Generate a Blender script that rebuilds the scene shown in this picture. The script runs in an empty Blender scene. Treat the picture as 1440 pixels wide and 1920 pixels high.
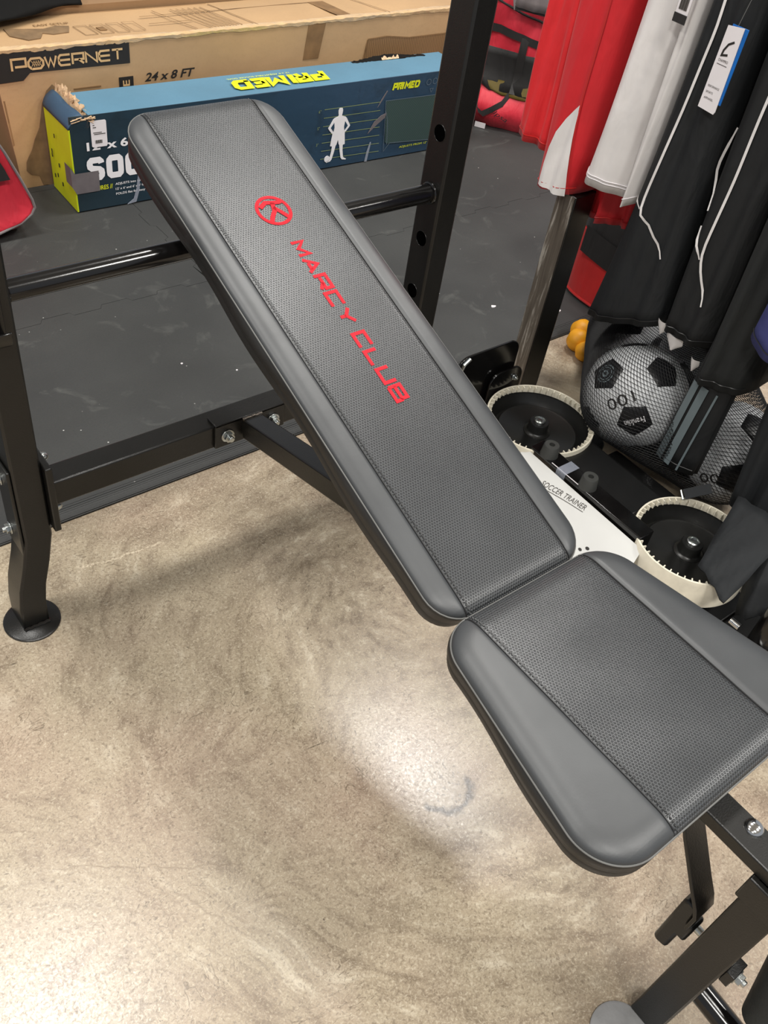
import bpy, bmesh, math, random
from mathutils import Matrix, Vector
from mathutils.bvhtree import BVHTree

PI = math.pi
random.seed(7)
scene = bpy.context.scene
COL = scene.collection

# ------------------------------------------------------------------ camera, world, lights, exposure
cam_data = bpy.data.cameras.new('camera')
cam = bpy.data.objects.new('camera', cam_data)
COL.objects.link(cam)
cam_data.sensor_fit = 'AUTO'
cam_data.sensor_width = 36.0
cam_data.lens = 31.823
cam_data.clip_start = 0.02
RIGHT = Vector((0.78395788, -0.60648325, 0.13262018))
UP = Vector((0.35502372, 0.61321625, 0.70563729))
BACK = Vector((-0.50928205, -0.5061066, 0.69605165))
cam.matrix_world = Matrix(((RIGHT.x, UP.x, BACK.x, 0.0), (RIGHT.y, UP.y, BACK.y, 0.0),
                           (RIGHT.z, UP.z, BACK.z, 1.3), (0, 0, 0, 1)))
scene.camera = cam

world = bpy.data.worlds.new('store_ambient')
scene.world = world
world.use_nodes = True
world.node_tree.nodes['Background'].inputs[0].default_value = (0.90, 0.94, 1.0, 1)
world.node_tree.nodes['Background'].inputs[1].default_value = 0.45

scene.view_settings.view_transform = 'Standard'
scene.view_settings.look = 'None'
scene.view_settings.gamma = 1.0
scene.view_settings.use_curve_mapping = False
scene.view_settings.exposure = 0.0


def ceiling_lamp(x, y, watts, sx=0.62, sy=0.62, col=(1.0, 0.975, 0.93), z=4.1):
    d = bpy.data.lights.new('ceiling_lamp', 'AREA')
    d.shape = 'RECTANGLE'
    d.size, d.size_y = sx, sy
    d.energy = watts
    d.color = col
    o = bpy.data.objects.new('ceiling_lamp', d)
    COL.objects.link(o)
    o.location = (x, y, z)


# rows of fluorescent fixtures over the shop floor
for lx, lw in ((-2.2, 80), (0.0, 66), (2.28, 88), (4.5, 80)):
    ceiling_lamp(lx, 1.78, lw)
for lx in (-2.1, 0.04, 2.19, 4.3):
    ceiling_lamp(lx, -1.5, 86)

# ------------------------------------------------------------------ materials
def srgb(r, g, b):
    def f(c):
        c /= 255.0
        return c / 12.92 if c <= 0.04045 else ((c + 0.055) / 1.055) ** 2.4
    return (f(r), f(g), f(b), 1.0)


class NT:
    def __init__(self, name):
        self.m = bpy.data.materials.new(name)
        self.m.use_nodes = True
        self.t = self.m.node_tree
        self.b = self.t.nodes['Principled BSDF']

    def n(self, typ, **kw):
        nd = self.t.nodes.new(typ)
        for k, v in kw.items():
            setattr(nd, k, v)
        return nd

    def l(self, a, b):
        self.t.links.new(a, b)

    def noise(self, vec, scale, detail=4, rough=0.55, dist=0.0):
        nd = self.n('ShaderNodeTexNoise')
        nd.inputs['Scale'].default_value = scale
        nd.inputs['Detail'].default_value = detail
        nd.inputs['Roughness'].default_value = rough
        nd.inputs['Distortion'].default_value = dist
        if vec is not None:
            self.l(vec, nd.inputs['Vector'])
        return nd.outputs['Fac']

    def ramp(self, fac, stops):
        nd = self.n('ShaderNodeValToRGB')
        e = nd.color_ramp.elements
        while len(e) < len(stops):
            e.new(0.5)
        for i, (p, c) in enumerate(stops):
            e[i].position = p
            e[i].color = c if len(c) == 4 else (*c, 1)
        self.l(fac, nd.inputs['Fac'])
        return nd.outputs['Color']

    def math(self, op, a, b=None, c=None, clamp=False):
        nd = self.n('ShaderNodeMath', operation=op)
        nd.use_clamp = clamp
        for i, v in enumerate((a, b, c)):
            if v is None:
                continue
            if isinstance(v, (int, float)):
                nd.inputs[i].default_value = v
            else:
                self.l(v, nd.inputs[i])
        return nd.outputs[0]

    def vmath(self, op, a, b=None):
        nd = self.n('ShaderNodeVectorMath', operation=op)
        for i, v in enumerate((a, b)):
            if v is None:
                continue
            if isinstance(v, tuple):
                nd.inputs[i].default_value = v
            else:
                self.l(v, nd.inputs[i])
        return nd.outputs['Value'] if op in ('LENGTH', 'DISTANCE', 'DOT_PRODUCT') else nd.outputs[0]

    def mix(self, fac, a, b, mode='MIX'):
        nd = self.n('ShaderNodeMix', data_type='RGBA', blend_type=mode)
        for sock, v in ((nd.inputs[0], fac), (nd.inputs[6], a), (nd.inputs[7], b)):
            if isinstance(v, (int, float)):
                sock.default_value = v
            elif isinstance(v, tuple):
                sock.default_value = v
            else:
                self.l(v, sock)
        return nd.outputs[2]

    def mapr(self, v, a, b, c=0.0, d=1.0):
        nd = self.n('ShaderNodeMapRange')
        self.l(v, nd.inputs[0])
        for i, x in enumerate((a, b, c, d)):
            nd.inputs[i + 1].default_value = x
        return nd.outputs[0]

    def bump(self, h, strength, dist, normal=None):
        nd = self.n('ShaderNodeBump')
        nd.inputs['Strength'].default_value = strength
        nd.inputs['Distance'].default_value = dist
        self.l(h, nd.inputs['Height'])
        if normal is not None:
            self.l(normal, nd.inputs['Normal'])
        return nd.outputs[0]

    def geo(self):
        return self.n('ShaderNodeNewGeometry').outputs['Position']

    def obj(self):
        return self.n('ShaderNodeTexCoord').outputs['Object']

    def uv(self):
        return self.n('ShaderNodeTexCoord').outputs['UV']


def simple(name, col, rough=0.5, metal=0.0, var=0.12, scale=30.0, bump=0.0, bscale=200.0, spec=0.5, coat=0.0):
    """A plain coloured material with a little procedural mottling and grain."""
    k = NT(name)
    v = k.obj()
    f = k.noise(v, scale, 3)
    dark = tuple(c * (1 - var) for c in col[:3]) + (1,)
    lite = tuple(min(1, c * (1 + var)) for c in col[:3]) + (1,)
    k.l(k.ramp(f, [(0.3, dark), (0.7, lite)]), k.b.inputs['Base Color'])
    k.b.inputs['Roughness'].default_value = rough
    k.b.inputs['Metallic'].default_value = metal
    k.b.inputs['Specular IOR Level'].default_value = spec
    k.b.inputs['Coat Weight'].default_value = coat
    if bump:
        k.l(k.bump(k.noise(v, bscale, 2), bump, 0.002), k.b.inputs['Normal'])
    return k.m


M = {}
# polished, worn concrete
k = NT('worn_concrete')
p = k.geo()
wn = k.n('ShaderNodeTexNoise')
wn.inputs['Scale'].default_value = 1.8
wn.inputs['Detail'].default_value = 3
k.l(p, wn.inputs['Vector'])
dv = k.n('ShaderNodeVectorMath', operation='MULTIPLY_ADD')
k.l(wn.outputs['Color'], dv.inputs[0])
dv.inputs[1].default_value = (0.30, 0.30, 0.0)
k.l(p, dv.inputs[2])
pw = dv.outputs[0]
big = k.noise(p, 1.3, 5, 0.6, 0.6)
med = k.noise(p, 7.0, 6, 0.65, 1.2)
fine = k.noise(p, 210.0, 5, 0.75, 0.8)
grit = k.noise(p, 420.0, 3, 0.7)


def fan(cx, cy, fr_, fa, off=0.15):
    """trowel marks sweeping round a point: noise in polar coordinates"""
    q = k.vmath('SUBTRACT', pw, (cx + off, cy + off, 0.0))
    sp = k.n('ShaderNodeSeparateXYZ')
    k.l(q, sp.inputs[0])
    r = k.vmath('LENGTH', k.vmath('MULTIPLY', q, (1.0, 1.0, 0.0)))
    a = k.math('ARCTAN2', sp.outputs[1], sp.outputs[0])
    cb = k.n('ShaderNodeCombineXYZ')
    k.l(k.math('MULTIPLY', r, fr_), cb.inputs[0])
    k.l(k.math('MULTIPLY', a, fa), cb.inputs[1])
    return k.noise(cb.outputs[0], 1.0, 7, 0.68)


f1_ = fan(0.26, 0.42, 11.0, 9.0, 0.16)
f2_ = fan(0.86, 0.60, 34.0, 5.0)
f3_ = fan(-0.1, 1.0, 30.0, 6.0)
sel = k.mapr(big, 0.42, 0.56)
st = k.math('ADD', k.math('MULTIPLY', f1_, sel), k.math('MULTIPLY', f2_, k.math('SUBTRACT', 1.0, sel)))
base = k.ramp(big, [(0.30, srgb(158, 142, 122)), (0.5, srgb(172, 158, 136)), (0.7, srgb(178, 160, 140))])
base = k.mix(k.mapr(med, 0.35, 0.7, 0.0, 0.5), base, srgb(178, 165, 140))
base = k.mix(k.mapr(st, 0.50, 0.64, 0.0, 0.75), base, srgb(116, 100, 82))
base = k.mix(k.mapr(st, 0.46, 0.32, 0.0, 0.8), base, srgb(214, 203, 182))
base = k.mix(k.mapr(f3_, 0.56, 0.70, 0.0, 0.40), base, srgb(128, 112, 94))
blot = k.noise(p, 2.6, 6, 0.66, 1.2)
base = k.mix(k.mapr(blot, 0.52, 0.68, 0.0, 0.62), base, srgb(118, 102, 83))
pink = k.noise(p, 1.7, 3)
base = k.mix(k.mapr(pink, 0.45, 0.6, 0.0, 0.4), base, srgb(178, 152, 136))
base = k.mix(k.mapr(fine, 0.52, 0.63, 0.0, 0.62), base, srgb(106, 92, 75))
base = k.mix(k.mapr(fine, 0.47, 0.35, 0.0, 0.5), base, srgb(214, 204, 184))
base = k.mix(k.mapr(grit, 0.55, 0.70, 0.0, 0.3), base, srgb(100, 88, 72))
base = k.mix(k.mapr(grit, 0.45, 0.33, 0.0, 0.25), base, srgb(222, 214, 196))
# hairline scratches
hair = k.noise(pw, 17.0, 3, 0.55, 2.0)
hl_ = k.mapr(k.math('ABSOLUTE', k.math('SUBTRACT', hair, 0.5)), 0.010, 0.002)
hm_ = k.mapr(k.noise(p, 6.5, 3), 0.50, 0.60)
base = k.mix(k.math('MULTIPLY', k.math('MULTIPLY', hl_, hm_), 0.62), base, srgb(92, 78, 62))
hair2 = k.noise(pw, 9.0, 2, 0.5, 3.0)
hl2 = k.mapr(k.math('ABSOLUTE', k.math('SUBTRACT', hair2, 0.5)), 0.007, 0.001)
base = k.mix(k.math('MULTIPLY', k.math('MULTIPLY', hl2, k.mapr(k.noise(p, 4.0, 2), 0.55, 0.65)), 0.25), base, srgb(222, 212, 192))
# tiny dark pits
vo = k.n('ShaderNodeTexVoronoi')
vo.inputs['Scale'].default_value = 38.0
k.l(k.vmath('ADD', p, wn.outputs['Color']), vo.inputs['Vector'])
pit = k.math('MULTIPLY', k.mapr(vo.outputs['Distance'], 0.10, 0.05), k.mapr(k.noise(p, 9.0, 2), 0.52, 0.6))
base = k.mix(k.math('MULTIPLY', pit, 0.7), base, srgb(70, 58, 48))
# the spalled patch and two old drag scratches
nz = k.n('ShaderNodeTexNoise')
nz.inputs['Scale'].default_value = 38.0
nz.inputs['Detail'].default_value = 5
k.l(p, nz.inputs['Vector'])
dd = k.n('ShaderNodeVectorMath', operation='MULTIPLY_ADD')
k.l(nz.outputs['Color'], dd.inputs[0])
dd.inputs[1].default_value = (0.03, 0.03, 0.0)
k.l(p, dd.inputs[2])
pd = k.vmath('DISTANCE', dd.outputs[0], (0.668, 0.418, 0.0))
patch = k.mapr(pd, 0.050, 0.040)
rim = k.math('MULTIPLY', k.mapr(pd, 0.034, 0.042), k.mapr(pd, 0.052, 0.045))
base = k.mix(k.math('MULTIPLY', patch, 0.5), base, srgb(150, 134, 112))
spots = k.mapr(k.noise(p, 120.0, 2), 0.56, 0.62)
base = k.mix(k.math('MULTIPLY', k.math('MULTIPLY', patch, spots), 0.7), base, srgb(98, 84, 68))
sx_ = k.n('ShaderNodeSeparateXYZ')
k.l(p, sx_.inputs[0])
low = k.mapr(sx_.outputs[1], 0.402, 0.392)
base = k.mix(k.math('MULTIPLY', k.math('MULTIPLY', rim, low), 0.9), base, srgb(62, 52, 46))


def scratch(base, a, b, w, col, amt):
    ax, ay = a
    bx, by = b
    L = math.hypot(bx - ax, by - ay)
    ux, uy = (bx - ax) / L, (by - ay) / L
    rel = k.vmath('SUBTRACT', dd.outputs[0] if w > 0.0018 else p, (ax + (0.015 if w > 0.0018 else 0), ay + (0.015 if w > 0.0018 else 0), 0.0))
    along = k.vmath('DOT_PRODUCT', rel, (ux, uy, 0.0))
    perp = k.math('ABSOLUTE', k.vmath('DOT_PRODUCT', rel, (-uy, ux, 0.0)))
    m = k.math('MULTIPLY', k.mapr(perp, w, w * 0.3), k.math('MULTIPLY', k.mapr(along, 0.0, 0.02), k.mapr(along, L, L - 0.02)))
    m = k.math('MULTIPLY', m, k.mapr(fine, 0.60, 0.44))
    return k.mix(k.math('MULTIPLY', m, amt), base, col)


base = scratch(base, (0.355, 1.116), (0.53, 1.093), 0.0028, srgb(222, 208, 184), 0.75)
base = scratch(base, (0.50, 0.58), (0.552, 0.572), 0.0014, srgb(70, 58, 46), 0.9)
base = scratch(base, (0.33, 0.47), (0.10, 0.62), 0.0022, srgb(120, 102, 84), 0.6)
base = scratch(base, (0.22, 0.52), (0.30, 0.34), 0.0024, srgb(120, 104, 88), 0.5)
hsv = k.n('ShaderNodeHueSaturation')
hsv.inputs['Value'].default_value = 0.87
hsv.inputs['Saturation'].default_value = 0.97
base = k.mix(1.0, base, (1.0, 0.99, 0.965, 1), 'MULTIPLY')
k.l(base, hsv.inputs['Color'])
k.l(hsv.outputs[0], k.b.inputs['Base Color'])
k.l(k.mapr(fine, 0.35, 0.65, 0.20, 0.32), k.b.inputs['Roughness'])
k.b.inputs['Specular IOR Level'].default_value = 0.68
k.l(k.bump(fine, 0.10, 0.001), k.b.inputs['Normal'])
M['floor'] = k.m

M['ceiling'] = simple('pale_ceiling', srgb(205, 205, 200), 0.9)
# black rubber / foam mat
k = NT('foam_mat')
p = k.geo()
f1 = k.noise(p, 3.0, 4)
f2 = k.noise(p, 240.0, 2)
sm = k.noise(p, 7.0, 4, 0.6, 1.5)
c = k.ramp(f1, [(0.3, srgb(46, 47, 47)), (0.7, srgb(57, 58, 57))])
c = k.mix(k.mapr(f2, 0.45, 0.7, 0, 0.35), c, srgb(44, 45, 44))
c = k.mix(k.mapr(sm, 0.6, 0.78, 0, 0.38), c, srgb(104, 105, 101))
vo = k.n('ShaderNodeTexVoronoi')
vo.inputs['Scale'].default_value = 26.0
k.l(p, vo.inputs['Vector'])
fl = k.math('MULTIPLY', k.mapr(vo.outputs['Distance'], 0.055, 0.03), k.mapr(k.noise(p, 5.0, 2), 0.52, 0.57))
c = k.mix(k.math('MULTIPLY', fl, 0.8), c, srgb(190, 190, 186))
k.l(c, k.b.inputs['Base Color'])
k.b.inputs['Roughness'].default_value = 0.62
k.b.inputs['Specular IOR Level'].default_value = 0.4
k.l(k.bump(f2, 0.35, 0.001), k.b.inputs['Normal'])
M['mat'] = k.m

# leather: smooth and perforated
def leather(name, perforated):
    k = NT(name)
    uv = k.uv()
    ob = k.obj()
    grain = k.noise(ob, 420.0, 3)
    mott = k.noise(ob, 9.0, 3)
    c = k.ramp(mott, [(0.3, srgb(50, 52, 54)), (0.7, srgb(60, 62, 64))])
    k.b.inputs['Specular IOR Level'].default_value = 0.62
    if perforated:
        s3 = math.sqrt(3)
        pit = 0.0040
        q = k.vmath('DIVIDE', uv, (pit, pit * s3, 1.0))
        def cell(off):
            a = k.vmath('FRACTION', k.vmath('ADD', q, (off, off, 0.0)))
            a = k.vmath('MULTIPLY', k.vmath('SUBTRACT', a, (0.5, 0.5, 0.0)), (1.0, s3, 0.0))
            return k.vmath('LENGTH', a)
        d = k.math('MINIMUM', cell(0.0), cell(0.5))
        h = k.mapr(d, 0.17, 0.36)
        c = k.mix(k.mapr(d, 0.26, 0.17, 0.0, 0.75), c, srgb(20, 20, 21))
        nb = k.bump(grain, 0.08, 0.0004)
        k.l(k.bump(h, 0.85, 0.0011, nb), k.b.inputs['Normal'])
        k.b.inputs['Roughness'].default_value = 0.36
    else:
        soft = k.noise(ob, 26.0, 2)
        nb = k.bump(soft, 0.10, 0.004)
        k.l(k.bump(grain, 0.14, 0.0005, nb), k.b.inputs['Normal'])
        k.b.inputs['Roughness'].default_value = 0.44
    k.l(c, k.b.inputs['Base Color'])
    return k.m


M['leather'] = leather('smooth_leatherette', False)
M['perf'] = leather('perforated_leatherette', True)
M['leather_side'] = simple('dark_leatherette', srgb(33, 32, 31), 0.5, bump=0.15, bscale=300)
M['thread'] = simple('grey_thread', srgb(96, 96, 94), 0.6)
M['cord'] = simple('dark_seam_cord', srgb(30, 30, 31), 0.38)
M['red_print'] = simple('red_print', srgb(186, 16, 34), 0.62, spec=0.25)
M['steel'] = simple('black_powder_coat', srgb(17, 16, 14), 0.34, bump=0.12, bscale=500, spec=0.5)
M['steel_gloss'] = simple('gloss_black_paint', srgb(14, 13, 13), 0.16, bump=0.03, bscale=60, spec=0.6)
M['zinc'] = simple('zinc_plated_steel', srgb(190, 194, 192), 0.28, 1.0, bump=0.1, bscale=400)
M['chrome'] = simple('chrome', srgb(205, 205, 205), 0.12, 1.0)
M['weld'] = simple('weld_bead', srgb(120, 112, 104), 0.3, 1.0, bump=0.8, bscale=400)
M['black_plastic'] = simple('black_plastic', srgb(20, 20, 20), 0.38, bump=0.1, bscale=250)
M['rubber'] = simple('grey_black_rubber', srgb(52, 53, 51), 0.6)
M['hole'] = simple('hole_shade', srgb(4, 4, 4), 0.9, spec=0.0)
M['roller'] = simple('black_foam_roller', srgb(30, 32, 31), 0.7, bump=0.3, bscale=300)
M['white_plastic'] = simple('cream_white_plastic', srgb(226, 219, 200), 0.42)
M['disc_black'] = simple('satin_black_disc', srgb(24, 24, 23), 0.34)
M['paper'] = simple('white_paper', srgb(205, 205, 202), 0.7, var=0.03, scale=12)
M['ink'] = simple('grey_ink', srgb(70, 66, 62), 0.7)
M['ink_black'] = simple('black_ink', srgb(32, 29, 26), 0.6)
M['label'] = simple('white_label', srgb(225, 220, 222), 0.5, var=0.02)
M['lime'] = simple('lime_print', srgb(190, 205, 20), 0.5, var=0.06, scale=14)
M['yellow_ink'] = simple('yellow_green_ink', srgb(216, 222, 28), 0.5, var=0.03)
M['white_ink'] = simple('white_ink', srgb(232, 230, 232), 0.5, var=0.02)
M['tan_ink'] = simple('tan_ink', srgb(200, 166, 118), 0.6)
M['line_ink'] = simple('olive_line_ink', srgb(128, 142, 96), 0.6)
M['faint_ink'] = simple('faint_grey_ink', srgb(86, 100, 112), 0.6)
M['tape_grey'] = simple('grey_tape', srgb(104, 98, 100), 0.45)
M['kraft_torn'] = simple('torn_kraft', srgb(205, 175, 140), 0.85, var=0.25, scale=40, bump=0.6, bscale=90)
M['brown_ink'] = simple('brown_print', srgb(122, 92, 58), 0.7, var=0.25, scale=20)
M['blob_ink'] = simple('grey_brown_print', srgb(118, 94, 66), 0.7, var=0.25, scale=25)
M['wrap'] = simple('clear_tape_wrap', srgb(200, 168, 126), 0.10, bump=1.0, bscale=60, spec=1.0)
M['dark_bag'] = simple('black_sheet', srgb(8, 7, 6), 0.8, bump=0.3, bscale=30, spec=0.2)
M['foot_grey'] = simple('grey_foot_disc', srgb(140, 140, 140), 0.4, 0.0, bump=0.3, bscale=120)
M['yellow'] = simple('yellow_foam', srgb(232, 160, 22), 0.5)
M['navy_cloth'] = simple('navy_cloth', srgb(52, 56, 108), 0.8, bump=0.2, bscale=600)
M['blue_tag'] = simple('blue_tag', srgb(18, 100, 180), 0.4)


def cloth(name, col, rough=0.75, wr=0.25, sheen=0.15):
    k = NT(name)
    o = k.obj()
    f = k.noise(o, 12.0, 3)
    d = tuple(c * 0.86 for c in col[:3]) + (1,)
    k.l(k.ramp(f, [(0.3, d), (0.7, col)]), k.b.inputs['Base Color'])
    k.b.inputs['Roughness'].default_value = rough
    k.b.inputs['Sheen Weight'].default_value = sheen
    mp = k.n('ShaderNodeMapping')
    mp.inputs['Scale'].default_value = (1, 1, 0.35)
    k.l(o, mp.inputs['Vector'])
    w = k.noise(mp.outputs[0], 22.0, 3, 0.5, 0.6)
    nb = k.bump(w, wr, 0.02)
    k.l(k.bump(k.noise(o, 900.0, 1), 0.15, 0.0006, nb), k.b.inputs['Normal'])
    return k.m


M['red_cloth'] = cloth('red_polyester', srgb(206, 22, 34), 0.62)
M['red_cloth2'] = cloth('bright_red_polyester', srgb(216, 28, 36), 0.6)
M['white_cloth'] = cloth('white_polyester', srgb(226, 222, 220), 0.7, 0.2)
M['black_cloth'] = cloth('black_polyester', srgb(17, 20, 23), 0.7, 0.3, 0.0)
M['black_cloth2'] = cloth('black_jersey', srgb(14, 16, 18), 0.75, 0.3, 0.0)
M['charcoal_cloth'] = cloth('charcoal_fleece', srgb(29, 31, 31), 0.9, 0.3, 0.0)
M['slate_cloth'] = cloth('slate_cloth', srgb(22, 25, 28), 0.8, 0.2, 0.0)
M['stripe'] = cloth('grey_stripe', srgb(98, 110, 114), 0.7, 0.1)
M['bag_red'] = cloth('red_nylon', srgb(214, 44, 62), 0.5, 0.35)
M['bag_black'] = cloth('black_nylon', srgb(30, 28, 27), 0.55, 0.2)
M['bag_mesh'] = cloth('black_pocket_mesh', srgb(16, 14, 13), 0.7, 0.2)
M['bag_grey'] = cloth('grey_piping', srgb(120, 112, 112), 0.5, 0.1)
M['olive'] = simple('olive_lining', srgb(88, 74, 16), 0.7)
M['deep_red'] = cloth('deep_red_vinyl', srgb(190, 26, 24), 0.45, 0.15)

# cardboard
def board(name, col, corr=True):
    k = NT(name)
    o = k.obj()
    f = k.noise(o, 3.0, 4)
    d = tuple(c * 0.82 for c in col[:3]) + (1,)
    c = k.ramp(f, [(0.3, d), (0.7, col)])
    sp = k.noise(o, 160.0, 3)
    c = k.mix(k.mapr(sp, 0.5, 0.75, 0, 0.25), c, tuple(x * 0.7 for x in col[:3]) + (1,))
    k.l(c, k.b.inputs['Base Color'])
    k.b.inputs['Roughness'].default_value = 0.62
    k.l(k.bump(k.noise(o, 8.0, 3), 0.25, 0.01), k.b.inputs['Normal'])
    return k.m


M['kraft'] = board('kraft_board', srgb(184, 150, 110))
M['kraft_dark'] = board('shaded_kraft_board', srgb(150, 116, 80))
M['box_top'] = board('blue_printed_board', srgb(86, 128, 152))
M['box_end'] = board('blue_flap_board', srgb(48, 74, 98))
k = NT('navy_printed_board')
o = k.obj()
sx_ = k.n('ShaderNodeSeparateXYZ')
k.l(o, sx_.inputs[0])
f = k.noise(o, 4.5, 3, 0.5, 0.5)
c = k.ramp(k.math('ADD', k.mapr(sx_.outputs[0], -0.75, 0.3, 0.0, 0.7), k.math('MULTIPLY', f, 0.3)),
           [(0.1, srgb(31, 44, 46)), (0.55, srgb(36, 62, 82)), (0.9, srgb(42, 66, 88))])
c = k.mix(k.mapr(k.noise(o, 14.0, 5, 0.6, 1.0), 0.56, 0.7, 0, 0.35), c, srgb(28, 40, 48))
k.l(c, k.b.inputs['Base Color'])
k.b.inputs['Roughness'].default_value = 0.38
k.l(k.bump(k.noise(o, 9.0, 4), 0.3, 0.01), k.b.inputs['Normal'])
M['box_front'] = k.m
k = NT('printed_net')
uv = k.obj()
w = k.n('ShaderNodeTexChecker')
w.inputs['Scale'].default_value = 260.0
k.l(uv, w.inputs['Vector'])
w.inputs['Color1'].default_value = srgb(62, 82, 78)
w.inputs['Color2'].default_value = srgb(46, 64, 64)
k.l(w.outputs[0], k.b.inputs['Base Color'])
k.b.inputs['Roughness'].default_value = 0.42
M['net_print'] = k.m
k = NT('brown_printed_net')
uv = k.obj()
w = k.n('ShaderNodeTexWave')
w.inputs['Scale'].default_value = 40.0
w.inputs['Distortion'].default_value = 2.0
k.l(uv, w.inputs['Vector'])
k.l(k.ramp(w.outputs['Fac'], [(0.2, srgb(112, 84, 56)), (0.8, srgb(142, 110, 74))]), k.b.inputs['Base Color'])
M['net_brown'] = k.m

# raw scratched steel
k = NT('raw_scratched_steel')
o = k.obj()
mp = k.n('ShaderNodeMapping')
mp.inputs['Scale'].default_value = (6, 6, 0.5)
k.l(o, mp.inputs['Vector'])
f = k.noise(mp.outputs[0], 14.0, 5, 0.65, 0.8)
c = k.ramp(f, [(0.3, srgb(84, 76, 68)), (0.55, srgb(112, 104, 94)), (0.66, srgb(182, 176, 166))])
k.l(c, k.b.inputs['Base Color'])
k.b.inputs['Metallic'].default_value = 0.5
k.b.inputs['Roughness'].default_value = 0.45
M['raw_steel'] = k.m

k = NT('clear_tape')
k.b.inputs['Base Color'].default_value = srgb(170, 176, 190)
k.b.inputs['Roughness'].default_value = 0.15
k.b.inputs['Alpha'].default_value = 0.45
k.l(k.bump(k.noise(k.obj(), 60.0, 2), 0.4, 0.003), k.b.inputs['Normal'])
M['clear_tape'] = k.m
M['ball_white'] = simple('ball_white_panel', srgb(206, 208, 210), 0.42, var=0.04)
M['ball_black'] = simple('ball_black_panel', srgb(16, 16, 19), 0.4)
M['netting'] = simple('black_nylon_net', srgb(14, 14, 15), 0.6)

# ------------------------------------------------------------------ mesh helpers
WPOS = {}


def wpos(o):
    return WPOS[o.name] if o is not None else Vector((0, 0, 0))


def tag(o, label=None, cat=None, group=None, kind=None):
    if label:
        o['label'] = label
    if cat:
        o['category'] = cat
    if group:
        o['group'] = group
    if kind:
        o['kind'] = kind
    return o


def empty(name, loc, label=None, cat=None, group=None):
    o = bpy.data.objects.new(name, None)
    COL.objects.link(o)
    o.location = loc
    o.empty_display_size = 0.05
    WPOS[o.name] = Vector(loc)
    return tag(o, label, cat, group)


def link_mesh(name, me, mat, parent=None, origin=None, smooth=True, angle=40):
    """me carries world coordinates; the object gets its own origin and hangs on its parent."""
    if origin is None:
        n = max(1, len(me.vertices))
        origin = Vector((0, 0, 0))
        for v in me.vertices:
            origin += v.co
        origin /= n
    origin = Vector(origin)
    me.transform(Matrix.Translation(-origin))
    if isinstance(mat, str):
        mat = M[mat]
    if mat is not None and not me.materials:
        me.materials.append(mat)
    o = bpy.data.objects.new(name, me)
    COL.objects.link(o)
    if parent is not None:
        o.parent = parent
    o.location = origin - wpos(parent)
    WPOS[o.name] = origin
    if smooth:
        me.shade_smooth()
        try:
            me.set_sharp_from_angle(angle=math.radians(angle))
        except Exception:
            pass
    return o


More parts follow.
